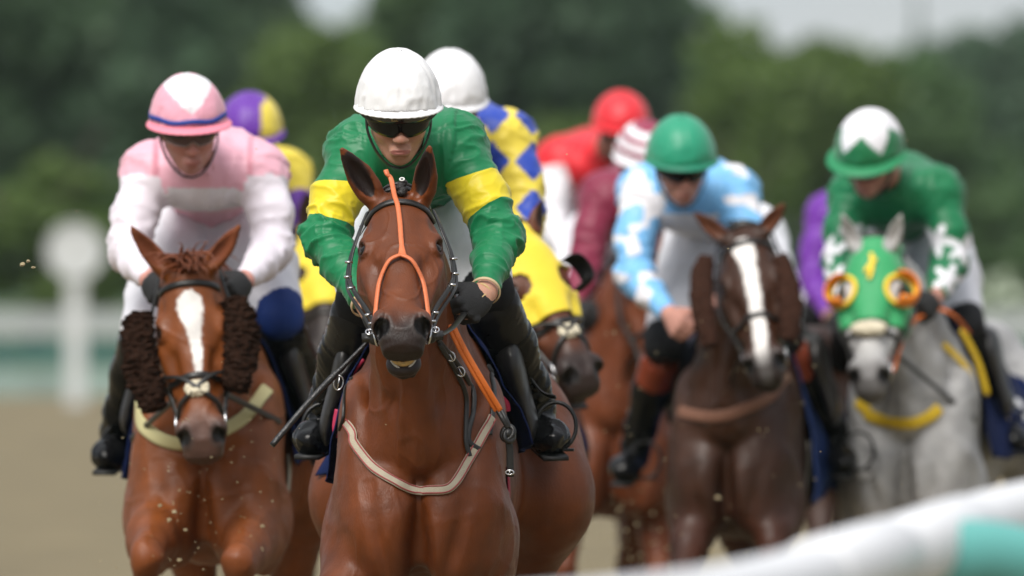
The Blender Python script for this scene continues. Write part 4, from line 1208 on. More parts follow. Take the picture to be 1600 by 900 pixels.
        put('sole', box_geo(c + np.array([0, .02, -.004]), .070, .20, .012, frame_of(np.array(toe[i]) - heel)[:, [0, 2, 1]]), mat('sole_rubber', (.01, .01, .01), .6), b_)
    # ---- gloves (or bare hands)
    for i in (0, 1):
        gcol = S.get('glove', (.010, .010, .011))
        gs = .0030 if hero else .006
        a = np.array(Vector(hfr[i][0]).normalized()); cc = wr[i] + a * .05
        f = SDF(axis((cc[0] - .12, cc[0] + .12, gs)), axis((cc[1] - .12, cc[1] + .12, gs)), axis((cc[2] - .12, cc[2] + .12, gs)))
        hand_prims(f, wr[i], *hfr[i], grow=.0022)
        V, F = f.mesh(1)
        Hl = (V - wr[i])
        ga = (V - wr[i]) @ a
        keep = ga > -.012
        F = F[keep[F].all(1)]
        mg = mat('glove_' + S['key'], gcol, .75, bump=.3, bscale=180, noise=.15, nscale=60)
        go = mesh_obj(S.get('handname', 'glove'), V, F, mg, root)
        if S.get('glovetrim') is not None:
            a_, b_, c_ = [np.array(Vector(q).normalized()) for q in hfr[i]]
            c_ = np.cross(a_, b_) * np.sign(np.cross(a_, b_) @ c_); b_ = np.cross(c_, a_) * np.sign(np.cross(c_, a_) @ b_)
            pt = np.array([wr[i] - a_ * .006 + (b_ * .0300 * math.cos(t) + c_ * .0235 * math.sin(t)) for t in np.linspace(0, 2 * math.pi, 26, endpoint=False)])
            nn = pt - (wr[i] - a_ * .010); nn /= np.linalg.norm(nn, axis=1)[:, None]
            tm = mat('glove_trim', S['glovetrim'], .5)
            put('glove_trim', sweep(pt, .006, .005, nn, True, 6), tm, go)
            loop = np.array([wr[i] + a_ * (.024 + .017 * math.cos(t)) + b_ * (.011 * math.sin(t)) + c_ * .0235 for t in np.linspace(0, 2 * math.pi, 20, endpoint=False)])
            put('glove_trim', join([sweep(loop, .005, .004, c_, True, 6), sweep(np.array([wr[i] + a_ * (.016 + .004 * q) + b_ * .004 * math.sin(q * 2) + c_ * .0245 for q in range(5)]), .006, .003, c_, False, 6)]), tm, go)
    # ---- helmet with silk cover, peak, goggles, chin strap
    nph, nth = 96, 40
    pk = S.get('peak', .030); V = []
    rx, rf, rn = S.get('hsize', (.113, .138, .124))
    for i in range(nth + 1):
        for j in range(nph):
            ph = 2 * math.pi * j / nph
            th = math.pi * (.535 - .055 * math.cos(ph)) * i / nth
            dx, df, dn = math.sin(th) * math.sin(ph), math.sin(th) * math.cos(ph), math.cos(th)
            p = np.array([dx * rx, df * rf - .004, dn * rn + .042])
            low = max(0, (i / nth - .85) / .15)
            p[0] *= 1 + .012 * min(low, 1); p[2] += -.010 * min(low, 1) * 0 
            V.append(p)
    V = np.array(V)
    nrmv = V - np.array([0, 0, .042]); nrmv /= np.linalg.norm(nrmv, axis=1)[:, None]
    ths = np.repeat(np.linspace(0, 1, nth + 1), nph); phs = np.tile(np.arange(nph) * 2 * math.pi / nph, nth + 1)
    Q = np.stack([np.cos(phs * 1) * .4, np.sin(phs) * .4, ths * .25 * 1.0], 1)
    rid = (1 - np.abs(vnoise(Q, 26, 3 + S.get('seed', 0))) * 2) * sstep(.25, .9, ths) + .5 * (1 - np.abs(vnoise(V, 22, 6)) * 2)
    seam = -np.exp(-(((phs + math.pi / 6) % (math.pi / 3) - math.pi / 6) * np.maximum(ths, .05) / .020) ** 2) * .0030 * (ths > .03)
    V = V + nrmv * (rid * .0016 * (1.2 + 1.6 * sstep(.6, 1, ths)) + seam)[:, None]
    F = [(i * nph + j, i * nph + (j + 1) % nph, (i + 1) * nph + (j + 1) % nph, (i + 1) * nph + j) for i in range(nth) for j in range(nph)]
    hcol = S['cap'](V, ths, phs)
    VV = V @ RH.T + hd
    mh = mat('cap_' + S['key'], rough=.42, attr='Col', sheen=.2, bump=.10, bscale=60, spec=.4)
    ho = mesh_obj('helmet', VV, [q[::-1] for q in F], mh, root, colors=hcol); md = ho.modifiers.new('thick', 'SOLIDIFY'); md.thickness = .004; md.offset = -1
    # peak / gathered hem
    pc = S.get('peakcol'); pcm = mat('peak_' + S['key'], pc if pc is not None else tuple(hcol[-1]), .5, bump=.15, bscale=60)
    n = 60; Vp = []; k3 = 5
    for j in range(n + 1):
        ph = R(-118) + R(236) * j / n
        e = math.cos(ph / 2 * 1.15) ** 1.1; e = max(e, 0)
        for q in range(k3):
            t = q / (k3 - 1)
            r_ = 1 + t * 0
            out_ = t * (pk * max(math.cos(ph * .80), 0) ** 1.0 + .003)
            Vp.append((math.sin(ph) * (rx * .995 + out_), math.cos(ph) * (rf * .985 + out_) - .004, (.050 + .013 * (math.cos(ph) - 1)) - t * .010 * (1 + .3 * math.cos(ph)) + .0008 * math.sin(ph * 40) * t))
    Vp = np.array(Vp) @ RH.T + hd; Fp = [(j * k3 + q, j * k3 + q + 1, (j + 1) * k3 + q + 1, (j + 1) * k3 + q) for j in range(n) for q in range(k3 - 1)]
    po = put('peak', (Vp, Fp), pcm, ho); md = po.modifiers.new('thick', 'SOLIDIFY'); md.thickness = .003; md.offset = 0
    put('button', sphere_geo(hq(0, -.004, .042 + rn), (.012, .012, .004), Rm=RH), mat('button_' + S['key'], tuple(hcol[0]), .5), ho)
    if S.get('band') is not None:
        P = np.array([hq(math.sin(a) * (rx + .004), math.cos(a) * (rf + .004) - .004, .064 + .010 * (math.cos(a) - 1) + .003 * math.cos(a * 6)) for a in np.linspace(0, 2 * math.pi, 48, endpoint=False)])
        put('hat_band', sweep(P, .016, .003, nrm_from(None, P, hq(0, 0, .04)), True, 6), mat('band_' + S['key'], S['band'], .6), ho)
    # goggles: wrap-round lens
    gm_ = mat('goggle_lens_' + S['key'], S.get('lens', (.004, .004, .005)), .12, spec=.3)
    n, m_ = 40, 12; Vg = []
    dn_ = S.get('gdrop', .030)
    for i in range(n + 1):
        a = R(-82) + R(164) * i / n
        notch = .020 * math.exp(-(a / .16) ** 2)
        taper = .55 + .45 * math.cos(a) ** .6 if math.cos(a) > 0 else .55
        for j in range(m_ + 1):
            t = j / m_
            nn = .056 - t * ((.056 + dn_ * .70) * taper - notch)
            b_ = math.sin(math.pi * min(max(t, .0), 1)) * .006
            Vg.append((math.sin(a) * (.086 + b_), math.cos(a) * (.109 + b_) + .004 + .012 * math.exp(-(a / .25) ** 2) * t, nn))
    Vg = np.array(Vg) @ RH.T + hd; Fg = [(i * (m_ + 1) + j, i * (m_ + 1) + j + 1, (i + 1) * (m_ + 1) + j + 1, (i + 1) * (m_ + 1) + j) for i in range(n) for j in range(m_)]
    go = put('goggles', (Vg, Fg), gm_, root); md = go.modifiers.new('thick', 'SOLIDIFY'); md.thickness = .003; md.offset = 1
    G = Vg.reshape(n + 1, m_ + 1, 3)
    rimP = np.concatenate([G[:, -1], G[::-1, 0][:0]]); put('goggle_rim', sweep(rimP, .0045, .0055, nrm_from(None, rimP, hq(0, 0, 0))), mat('goggle_rim_' + S['key'], S.get('rim', (.05, .02, .015)), .4), go)
    if hero:
        P = np.array([hq(math.sin(a) * .094, math.cos(a) * .120 + .006, .030) for a in np.linspace(-1.3, 1.3, 24)])
        put('upper_goggles', join([sweep(P, .030, .012, nrm_from(None, P, hq(0, 0, .02)))]), mat('goggle_lens2', (.006, .006, .007), .12, spec=.8, coat=.8), go)
        bq = hq(-.013, .130, .0285)
        put('badge', box_geo(bq, .026, .003, .0105, RH[:, [0, 1, 2]]), mat('badge_gold', (.55, .42, .22), .4), go)
        for k_ in range(4): put('badge_mark', box_geo(bq + RH @ np.array([-.0085 + .0056 * k_, .002, 0]), .0036, .002, .006, RH), mat('badge_dark', (.02, .015, .012), .5), go)
    # helmet liner shell seen under the brim, and the harness
    P = np.array([hq(math.sin(a) * .100, math.cos(a) * .118, .012 + .010) for a in np.linspace(-2.2, 2.2, 30)])
    put('helmet_lining', sweep(P, .026, .014, nrm_from(None, P, hq(0, 0, .02))), mat('lining', (.008, .008, .009), .6), ho)
    for sx in (-1, 1):
        P = catmull([hq(sx * .088, .020, .01), hq(sx * .084, .028, -.035), hq(sx * .062, .045, -.085), hq(sx * .030, .060, -.119), hq(0, .070, -.126)], 6)
        put('chin_strap', sweep(P, .019, .004, nrm_from(None, P, hq(0, 0, -.03))), mat('strap_black', (.008, .008, .009), .55), ho)
    return dict(root=root, hd=hd, RH=RH, wr=wr, hfr=hfr, an=an, toe=toe, kn=kn, hq=hq)

def stirrups(H, Rd):
    for i in (0, 1):
        sx = (-1, 1)[i]
        b = Rd['toe'][i] * .72 + Rd['an'][i] * .28 + np.array([0, .01, 0])
        d = H['root'].location - Rd['root'].location
        b = b - np.array(d)
        top = np.array([sx * .24, .62, 1.52 + H['dz']])
        c = b + np.array([0, 0, .02])
        so_ = put('stirrup', join([ring_geo(c + np.array([0, 0, -.005]), (1, 0, 0), (0, .2, 1), .056, .066, .006, 26), box_geo(c + np.array([0, 0, -.07]), .10, .04, .008)]), STEEL() if i == 2 else mat('stirrup_black', (.02, .02, .02), .3, metal=.6), H['root'])
        P = catmull([top, (top + c) / 2 + np.array([sx * .01, 0, 0]), c + np.array([0, 0, .075])], 8)
        put('stirrup_leather', sweep(P, .022, .006, (sx, 0, .3)), LEATHER(), so_)
# ------------------------------------------------------------------ coats
def coat_fn(base, belly=None, point=None, blaze=None, legs=None, seed=0, dapple=0, headc=None):
    base = np.array(base)
    def fn(V, Hc, dz):
        c = np.repeat(base[None], len(V), 0).astype(float)
        big = fbm(V, 3.2, seed)[:, None]
        c = c * (1 + .14 * big)
        if dapple: c = c * (1 + dapple * np.clip(fbm(V, 14, seed + 5), -.6, .6)[:, None])
        if belly is not None:
            k = sstep(1.10 + dz, .88 + dz, V[:, 2]) * .5; c = c + (np.array(belly) - c) * k[:, None]
        if legs is not None:
            k = sstep(.78, .62, V[:, 2] + .02 * big[:, 0]); c = c + (np.array(legs) - c) * k[:, None]
        if headc is not None:
            k = ((Hc[:, 2] > 0) & (Hc[:, 1] > -.26) & (np.abs(Hc[:, 0]) < .15)) * sstep(0, .2, Hc[:, 2]); c = c + (np.array(headc) - c) * k[:, None]
        if blaze is not None:
            w, v, u = Hc.T
            ub, cb, wb = zip(*blaze)
            cen = np.interp(u, ub, cb); hw = np.interp(u, ub, wb, left=0, right=0)
            jag = .0035 * vnoise(V, 60, 4) + .002 * vnoise(V, 120, 5)
            k = sstep(-.003, .003, hw + jag * (hw > .004) - np.abs(w - cen)) * (v > -.06) * (u > ub[0]) * (u < ub[-1]) * (hw > 0)
            c = c + (np.array((.74, .71, .68)) - c) * k[:, None]
        return c
    return fn

BAY = (.122, .030, .0058); CHEST = (.178, .048, .009); DKBAY = (.040, .014, .006); BROWN = (.085, .026, .011); GREY = (.36, .355, .35)

# ------------------------------------------------------------------ leading horse and rider
X0 = (655 - 800) * 23.0 / FPX
S1 = dict(loc=(X0, 23.0, 0), yaw=R(-2), hero=True, label='bay racehorse in front with orange noseband, ridden by the green and yellow jockey',
          poll=(-.045, -.19, 1.962), muz=(-.015, -.65, 1.590), muzzle=(.008, .0065, .006), mz0=.475, gape=.022, flare=1.02, wx=.87, hw=1.12,
          ears=((-.196, -.26, 2.080), (.040, -.28, 2.085)), earface=((.25, -1, -.15), (-.55, -.8, -.15)), earw=1.0,
          coat=coat_fn(BAY, belly=(.080, .021, .006), legs=(.02, .012, .01), seed=3), hair=(.012, .009, .008), hq=(-.240, .320), seed=4, earin=(.012, .006, .005),
          fore=[[(-.20, .22, 1.02), (-.26, -.12, .78), (-.25, .12, .52), (-.25, .2, .45)], [(.19, .24, 1.02), (.20, .15, .64), (.19, .40, .46), (.19, .46, .54)]])
H1 = build_horse(S1)
ORANGE = mat('orange_rubber', (.60, .155, .055), .5, bump=.2, bscale=200, noise=.12, nscale=40)
br = bridle(H1, detail=True, nose=None)
hp = H1['hp']; Rh1 = H1['Rh']
# orange cheeker: single strap down the face, forking round the nose to the bit
def fpt(w, u, off=.010):
    return cast(H1, hp(w * .6, -.10, u), Rh1 @ np.array([w * 1.0 / .10 * .55, 1, 0]), off)[0]
P = [hp(-.030, .045, -.042), hp(-.027, .040, -.032), hp(-.018, .030, -.02)] + [cast(H1, hp(w, -.10, u), Rh1[:, 1], .011)[0] for w, u in ((-.010, .05), (-.004, .10), (.0, .16), (.002, .22), (.004, .27), (.004, .30))]
ck = put('orange_noseband', sweep(catmull(P, 6), np.concatenate([np.full(40, .0135), np.linspace(.0135, .026, 9)])[:len(catmull(P, 6))], .008, Rh1[:, 1]), ORANGE, br)
for sx in (-1, 1):
    P = [cast(H1, hp(0, -.10, .295), Rh1[:, 1], .012)[0]] + [cast(H1, hp(w * .5, -.10, u), Rh1 @ np.array([w / .07, 1.1, 0]), .010)[0] for w, u in ((sx * .014, .31), (sx * .030, .345), (sx * .042, .39), (sx * .050, .44), (sx * .056, .485))]
    q = H1['bit'][sx]
    P.append(q + Rh1 @ np.array([0, .015, -.005]))
    put('orange_noseband', sweep(catmull(P, 6), .0135, .008, Rh1 @ np.array([sx * .6, .8, 0])), ORANGE, ck)
# plaited tuft with a bobble at the poll
put('forelock', join([sphere_geo(hp(.006 + .004 * math.sin(i * 2), .022, .03 - .011 * i), (.013, .012, .010)) for i in range(5)]), mat('plait_hair', (.010, .008, .007), .5, bump=.6, bscale=150), H1['root'])
put('plait_band', ring_geo(hp(.008, .036, -.012), Rh1[:, 0], Rh1[:, 2], .006, .006, .002, 16), mat('white_tape', (.7, .7, .68), .6), H1['root'])
put('poll_strap', sweep(np.array([hp(.045 * math.sin(a), -.02 + .045 * math.cos(a), -.01) for a in np.linspace(-1.5, 1.5, 20)]), .010, .006, Rh1[:, 1]), LEATHER(), br)
# teeth and lips
Rt = Rh1
P = np.array([hp(.031 * math.sin(a), -.114 + .016 * math.sin(a) ** 2, .552 + .030 * math.cos(a)) for a in np.linspace(-1.15, 1.15, 15)])
put('teeth', sweep(P, .016, .007, nrm_from(None, P, hp(0, -.114, .53))), mat('teeth_yellow', (.50, .33, .13), .35, noise=.35, nscale=120), H1['root'])
P = P + Rh1 @ np.array([0, -.013, .002])
put('lip_foam', sweep(P * 1.0, .005, .006, nrm_from(None, P, hp(0, -.125, .53))), mat('foam_white', (.55, .53, .50), .5, noise=.5, nscale=200), H1['root'])
# bit keepers on each side of the mouth: black rubber ring and strap stub
for sx in (-1, 1):
    q = H1['bit'][sx]
    g = join([sphere_geo(q + Rh1 @ np.array([sx * .006, .002, .012]), (.017, .014, .022)), box_geo(q + Rh1 @ np.array([sx * .020, 0, .012]), .036, .014, .022, Rh1)])
    put('rein_end', g, LEATHER(), br)
    buckle(q + Rh1 @ np.array([sx * .018, .016, .008]), Rh1, .018, .022, br)
CREAM = mat('cream_webbing', (.42, .37, .28), .85, bump=.3, bscale=240, noise=.12, nscale=30)
s_ = 13333 / 23.0
def l1(px, py, y=0.0):      # hero-local point at depth offset y
    p = at(px, py, 23.0 + y); return np.array([p.x - X0, y, p.z])
bp = []
for px, py, y in ((530, 592, .36), (529, 618, .28), (535, 655, .16), (552, 692, .0), (585, 730, 0), (625, 754, 0), (665, 766, 0), (698, 763, 0), (716, 748, .0), (734, 716, .0), (752, 683, .14), (768, 650, .28)):
    q = l1(px, py, y if y else .02); bp.append((q[0], q[2]))
breast_girth(H1, CREAM, bp, .027, edge=mat('red_stitch', (.30, .06, .06), .7))
NAVY = mat('navy_cloth', (.007, .015, .065), .85, bump=.25, bscale=320, noise=.12, nscale=12, spec=.15)
saddlery(H1, NAVY, flare=(.03, .10), curl=(.025, .06), hug=(88, 66), y0=.30, y1=1.02, low=(1.17, 1.27), tilt=.06, number=[('7', (37, 78), (12, 13))], gm=mat('girth_red', (.30, .02, .05), .7))
# pink edged girth pads beside the shoulders
for pts, wd in (([l1(562, 562, .30), l1(545, 585, .33), l1(534, 615, .38)], .010), ([l1(521, 640, .36), l1(517, 665, .36), l1(519, 684, .36)], .020), ([l1(697, 545, .22), l1(735, 590, .26), l1(768, 622, .32), l1(786, 640, .36)], .012), ([l1(772, 618, .30), l1(784, 630, .32), l1(786, 642, .33)], .020)):
    put('pink_binding', sweep(catmull(pts, 6), wd, .010, (0, -1, .2), False, 8, 2.0), mat('pink_webbing', (.42, .02, .07), .6), H1['root'])
# neck straps
for pts, wd in (([(688, 530, .12), (716, 568, .10), (737, 608, .08), (739, 640, .05), (733, 672, .03), (734, 690, .02), (750, 702, .02)], .014),
                ([(690, 536, .13), (714, 580, .12), (728, 615, .10), (729, 655, .08), (729, 688, .06), (735, 712, .05)], .013),
                ([(548, 590, .30), (538, 600, .30), (537, 640, .26), (535, 655, .22), (528, 672, .20)], .010),
                ([(520, 590, .34), (533, 580, .34), (545, 560, .36), (560, 540, .36)], .010),
                ([(756, 570, .30), (764, 585, .30), (770, 610, .30), (769, 640, .30), (765, 676, .30)], .014)):
    P = catmull([l1(*q) for q in pts], 8)
    Q = []
    for p in P:
        l, n, i, t = H1['bvh'].ray_cast(Vector((p[0], -.4, p[2])), Vector((0, 1, 0)))
        Q.append((p[0], min(p[1], l.y - .010) if l is not None and l.y < .5 else p[1], p[2]))
    put('neck_strap', sweep(np.array(Q), wd, .005, (.2, -1, .1)), LEATHER(), H1['root'])
for px, py in ((706, 556), (720, 580)):
    q = l1(px, py, .06)
    l, n, i, t = H1['bvh'].ray_cast(Vector((q[0], -.4, q[2])), Vector((0, 1, 0)))
    q[1] = (l.y if l is not None else .2) - .02
    buckle(q, np.array(Matrix.Rotation(R(-30), 3, 'Y')), .022, .028, H1['root'])
for px, py, y in ((523, 598, .30), (770, 615, .28)):
    buckle(l1(px, py, y), np.array(Matrix.Rotation(R(10), 3, 'Y')), .026, .040, H1['root'])

GREEN = np.array((.002, .165, .058)); YEL = np.array((.72, .58, .02))
def silks_hero(V, loc, seg, T, sh, el, wr):
    c = np.repeat(GREEN[None], len(V), 0)
    m = np.full(len(V), -1.0)
    for k, i in ((1, 0), (3, 1)):
        a, b = sh[i], el[i]; u = np.array((b - a)); u[2] -= .03; u /= np.linalg.norm(u)
        t = (V - a) @ u + .010 * np.sin(V[:, 0] * 30)
        far = (V[:, 0] < a[0] + .06) if i == 0 else (V[:, 0] > a[0] - .06)
        lo = (.135, .125)[i]
        mm = np.minimum(t - lo, lo + .105 - t); m = np.where((seg == k) | (seg == k + 1), np.maximum(m, mm), m)
    return c, m
X1 = (655 - 800) * 23.0 / FPX
R1 = dict(key='green', loc=(X1, 23.0, 0), hero=True, label='jockey in green silks with yellow armbands and white cap, riding the front horse',
          hsize=(.112, .136, .145), gdrop=.040, head=(-.058, .12, 2.172), hrot=(17, 4, -1), lean=-.028, silks=silks_hero, col2=tuple(YEL), cuffcol=(.55, .42, .25), glovetrim=(.55, .40, .18),
          sh=((-.165, .40, 2.080), (.092, .40, 2.092)), el=((-.256, .27, 1.845), (.210, .25, 1.845)),
          wr=((-.135, .02, 1.650), (.175, .02, 1.690)), kn=((-.165, .44, 1.66), (.185, .44, 1.69)), an=((-.265, .78, 1.35), (.315, .74, 1.37)), toe=((-.31, .58, 1.285), (.365, .52, 1.285)),
          hands=[((.45, -.60, -.60), (.5, -.3, .8), (-.75, -.6, .2)), ((-.55, -.55, -.52), (-.35, -.35, .85), (.60, -.75, .25))],
          kcut=.955, cap=lambda V, t, p: np.repeat(np.array([[.78, .78, .79]]), len(V), 0), peak=.020, fold=.0052, seed=1, breech=(.84, .85, .88), skin=(.52, .275, .19))
Rd1 = build_rider(R1)
stirrups(H1, Rd1)
# orange rubber reins from the bit through the hands and down the shoulder
RW = Rd1['wr']
for sx in (-1, 1):
    q = H1['bit'][sx] + Rh1 @ np.array([sx * .03, 0, .012]); i = 0 if sx < 0 else 1
    hnd = RW[i] + np.array(Vector(R1['hands'][i][0]).normalized()) * .085
    put('rein', sweep(catmull([q, (q + hnd) / 2 + np.array([0, 0, -.01]), hnd], 6), .018, .006, (0, -.4, 1)), LEATHER(), br)
for dx, dy in ((0, 0), (.013, .01)):
    put('rein', sweep(catmull([l1(702 + dx * 500, 508, -.06), l1(722 + dx * 500, 548, -.07), l1(752 + dx * 500, 600, -.06), l1(776 + dx * 500, 641, -.02)], 8), .0155, .007, (.3, -1, .2)), mat('orange_rein', (.75, .17, .02), .5, bump=.3, bscale=260), br)
put('rein', sweep(catmull([l1(777, 640, .04), l1(786, 655, .03), l1(794, 668, .03)], 6), .016, .010, (.3, -1, .2)), LEATHER(), br)
put('rein', sweep(catmull([l1(783, 641, .04), l1(790, 655, .03), l1(795, 668, .03)], 6), .012, .010, (.3, -1, .2)), LEATHER(), br)
kc = l1(793, 678, .03)
g = join([ring_geo(kc + np.array([0, 0, .002]), (1, 0, .3), (0, .3, 1), .015, .017, .008, 20), ring_geo(kc + np.array([.003, -.006, -.006]), (.8, .3, -.5), (.3, .5, .8), .014, .016, .007, 20), sphere_geo(kc, (.013, .014, .016))])
put('rein_knot', g, LEATHER(), br)
put('rein', sweep(catmull([kc, l1(796, 705, .03), l1(797, 745, .03)], 6), .019, .006, (0, -1, 0)), LEATHER(), br)
buckle(l1(796, 738, .02), np.eye(3), .022, .012, br)
# whip, held in the rider's hand
a = l1(425, 696, -.05); b = l1(492, 618, .00); c = l1(566, 543, .05); d = l1(590, 515, .08)
P = catmull([a, b, c, d], 10); wv = np.interp(np.linspace(0, 1, len(P)), [0, .40, .45, .5, .9, 1], [.017, .018, .021, .013, .011, .010])
o = put('riding_whip', sweep(P + np.array([X0, 23.0, 0]), wv, wv, (0, -1, 0), False, 12, 2.0), mat('whip_black', (.012, .012, .013), .35, bump=.3, bscale=160))
tag(o, 'black riding whip held low beside the front horse by the green and yellow jockey', 'whip')
# ------------------------------------------------------------------ the rest of the field
WHITE = np.array((.76, .75, .79)); PINK = np.array((.80, .34, .43)); SKY_B = np.array((.19, .47, .80)); JADE = np.array((.015, .27, .15))
MAROON = np.array((.17, .018, .045)); RED = np.array((.68, .018, .03)); PURPLE = np.array((.12, .025, .32)); YELL = np.array((.78, .62, .07)); ROYAL = np.array((.02, .06, .40))
def plain(c): return lambda V, t, p: np.repeat(np.array(c)[None], len(V), 0)
def place(px, D, y=0.0): return ((px - 800) * D / FPX, D, 0)
def fleece_side(H, m, pts_l, pts_r, rad=.044, amp=.013, sc=75):
    for pts in (pts_l, pts_r):
        if pts is None: continue
        g = fleece_roll(pts, rad, .75, (0, -1, 0), amp=amp, sc=sc, seed=int(abs(pts[0][0]) * 100))
        put('sheepskin_roll', g, m, H['root'])
BROWNWOOL = mat('brown_fleece', (.022, .010, .006), .95, spec=.1, noise=.5, nscale=70, bump=.8, bscale=120)

# chestnut with sheepskin rolls, pink silks
H2 = build_horse(dict(loc=place(318, 25.6), yaw=R(-2.5), label='chestnut racehorse with a white blaze and brown sheepskin rolls on its cheeks, on the left', res=(.007, .016), wx=.86,
    poll=(-.035, -.20, 1.776), muz=(.032, -.42, 1.20), muzzle=(.075, .042, .034), mz0=.43, flare=1.0, dz=-.02,
    ears=((-.200, -.26, 1.890), (.130, -.26, 1.890)), earface=((.15, -1, 0), (-.15, -1, 0)), earw=.85, earin=(.16, .045, .018),
    coat=coat_fn(CHEST, belly=(.16, .045, .016), seed=11, blaze=[(.095, 0, .010), (.12, 0, .034), (.15, 0, .037), (.18, .003, .030), (.22, .006, .020), (.28, .008, .016), (.34, .008, .011), (.37, .008, .010)]),
    hair=(.16, .045, .016), forelock=True, maneside=1, seed=12, hq=(-.19, .24),
    fore=[[(-.175, .16, 1.02), (-.165, -.36, .93), (-.155, -.22, .58), (-.155, .0, .46)], [(.175, .16, 1.02), (.155, -.36, .91), (.15, -.22, .56), (.15, -.02, .44)]]))
bridle(H2, nose='grackle', bitu=.485)
fleece_side(H2, BROWNWOOL, [(-.178, -.20, 1.625), (-.172, -.24, 1.53), (-.150, -.27, 1.43), (-.122, -.30, 1.34)], [(.108, -.20, 1.670), (.130, -.24, 1.58), (.130, -.27, 1.48), (.112, -.30, 1.40)], .042)
breast_girth(H2, mat('yellow_webbing', (.50, .46, .24), .8), [(-.24, 1.36, 0)[:2] if 0 else (-.19, 1.50), (-.215, 1.40), (-.20, 1.31), (-.14, 1.255), (-.06, 1.235), (.03, 1.24), (.09, 1.29), (.15, 1.35), (.185, 1.40)], .042)
saddlery(H2, NAVY, flare=(.09, .05), low=(1.14, 1.20), y0=.34)
def silks_pink(V, loc, seg, T, sh, el, wr):
    c = np.repeat(WHITE[None] * np.array([1, .94, .98]), len(V), 0); z = loc[:, 2]; x = loc[:, 0]
    tor = (seg == 0) | ((seg == 1) & (T[1] < .16)) | ((seg == 3) & (T[3] < .16))
    c[tor] = PINK * np.array([.98, 1.25, 1.2])
    dia = tor & (z < -.045) & (z > -.30) & (np.abs(x) < .135 - np.abs(z + .10) * .55) & (V[:, 1] < .55)
    c[dia] = WHITE
    edge = tor & (np.abs(np.abs(x) - .145) < .010) & (V[:, 1] < .5); c[edge] = PINK * .8
    return c, np.full(len(V), -1.)
def cap_pink(V, t, p):
    c = np.repeat(PINK[None] * np.array([.95, 1.05, 1.05]), len(V), 0); w = (np.abs(V[:, 0]) < (V[:, 2] - .085) * 1.15) & (V[:, 1] > -.02); c[w] = WHITE; return c
R2 = build_rider(dict(key='pink', loc=place(318, 25.6), yaw=0, label='jockey in pink and white silks with a pink cap and white sleeves', dz=-.01, seed=2,
    head=(-.050, .12, 2.185), hrot=(17, 8, -3), lean=-.012, silks=silks_pink, cap=cap_pink, peak=.038, peakcol=(.80, .24, .32), band=(.012, .045, .28), hsize=(.112, .136, .134),
    bulk=.98, fold=.005, lens=(.10, .06, .06), rim=(.55, .55, .55), gdrop=.024, skin=(.50, .235, .19), stubble=.4,
    sh=((-.175, .40, 2.06), (.155, .40, 2.06)), el=((-.235, .30, 1.83), (.198, .30, 1.83)), wr=((-.165, .0, 1.735), (.125, .0, 1.735)), cuff=(.10, .10),
    knee=(.012, .035, .16), kcuts=(1.5, .93), kn=((-.20, .46, 1.60), (.22, .46, 1.62)), an=((-.30, .84, 1.26), (.32, .80, 1.30)), toe=((-.325, .66, 1.19), (.345, .62, 1.22)), boottop=(.012, .012, .013)))
stirrups(H2, R2)

# yellow hood, white cap with blue and yellow silks
HOODY = mat('yellow_hood', (.78, .60, .03), .65, bump=.2, bscale=80, noise=.05, nscale=9, sheen=.2)
H3 = build_horse(dict(loc=place(750, 26.9), yaw=R(1), label='dark bay racehorse in a yellow hood, nose turned out to the right of the leader', res=(.008, .02), dz=.04,
    poll=(.115, -.16, 1.890), muz=(.350, -.42, 1.40), W=(.90, .42, .10), muzzle=(.020, .014, .013), mz0=.40, flare=1.1,
    ears=((.01, -.24, 2.02), (.20, -.10, 1.985)), earface=((.2, -1, 0), (.9, -.5, 0)), coat=coat_fn((.10, .032, .014), legs=(.02, .012, .01), seed=21), hair=(.012, .009, .008), seed=22))
bridle(H3, brow=False, nose='grackle', bitu=.49)
BLACKCUP = mat('black_cup', (.008, .008, .009), .7, spec=.2)
hood(H3, HOODY, ucut=.33, a=122, cups=(None, (BLACKCUP, .060)), eyeholes=.042)
saddlery(H3, NAVY, flare=(.04, .04))
def silks_check(V, loc, seg, T, sh, el, wr):
    u = loc[:, 0] / .13 + .2; v = loc[:, 2] / .15 + .35
    d = np.abs(u - np.round(u)) + np.abs(v - np.round(v))
    return np.where((d < .44)[:, None], ROYAL, YELL), np.full(len(V), -1.)
R3 = build_rider(dict(key='check', loc=place(722, 26.9), label='jockey in yellow silks with blue diamonds and a white cap, behind the leader', dz=.095, seed=3,
    head=(-.042, .12, 2.185), hrot=(24, 12, 0), lean=-.01, silks=silks_check, cap=plain((.78, .78, .80)), peak=.02, hsize=(.112, .138, .138)))
stirrups(H3, R3)

# dark bay with blaze, jade cap
H4 = build_horse(dict(loc=place(1137, 29.0), yaw=R(-10), label='dark bay racehorse with a white blaze right of centre, ridden by the jade capped jockey', res=(.008, .018), dz=-.05, wx=.82,
    poll=(.078, -.18, 1.895), muz=(.200, -.50, 1.42), W=(1, .0, .10), muzzle=(.020, .014, .013), mz0=.46, flare=1.0,
    ears=((-.085, -.24, 1.955), (.235, -.24, 1.985)), earface=((.1, -1, 0), (-.1, -1, 0)), earw=.8, earin=(.12, .04, .018),
    coat=coat_fn(DKBAY, belly=(.07, .02, .010), legs=(.10, .035, .018), seed=31, blaze=[(.045, -.01, .010), (.065, -.01, .034), (.10, -.006, .036), (.15, 0, .026), (.22, .004, .022), (.30, .006, .020), (.40, .004, .021), (.50, .0, .020), (.58, .0, .018), (.62, 0, .01)]),
    hair=(.012, .009, .008), seed=32, hq=(-.22, .36),
    fore=[[(-.17, .20, 1.02), (-.14, -.22, .74), (-.13, .0, .42), (-.13, .1, .36)], [(.17, .20, 1.02), (.20, -.10, .80), (.19, .15, .62), (.19, .22, .52)]]))
bridle(H4, nose='plain', bitu=.49)
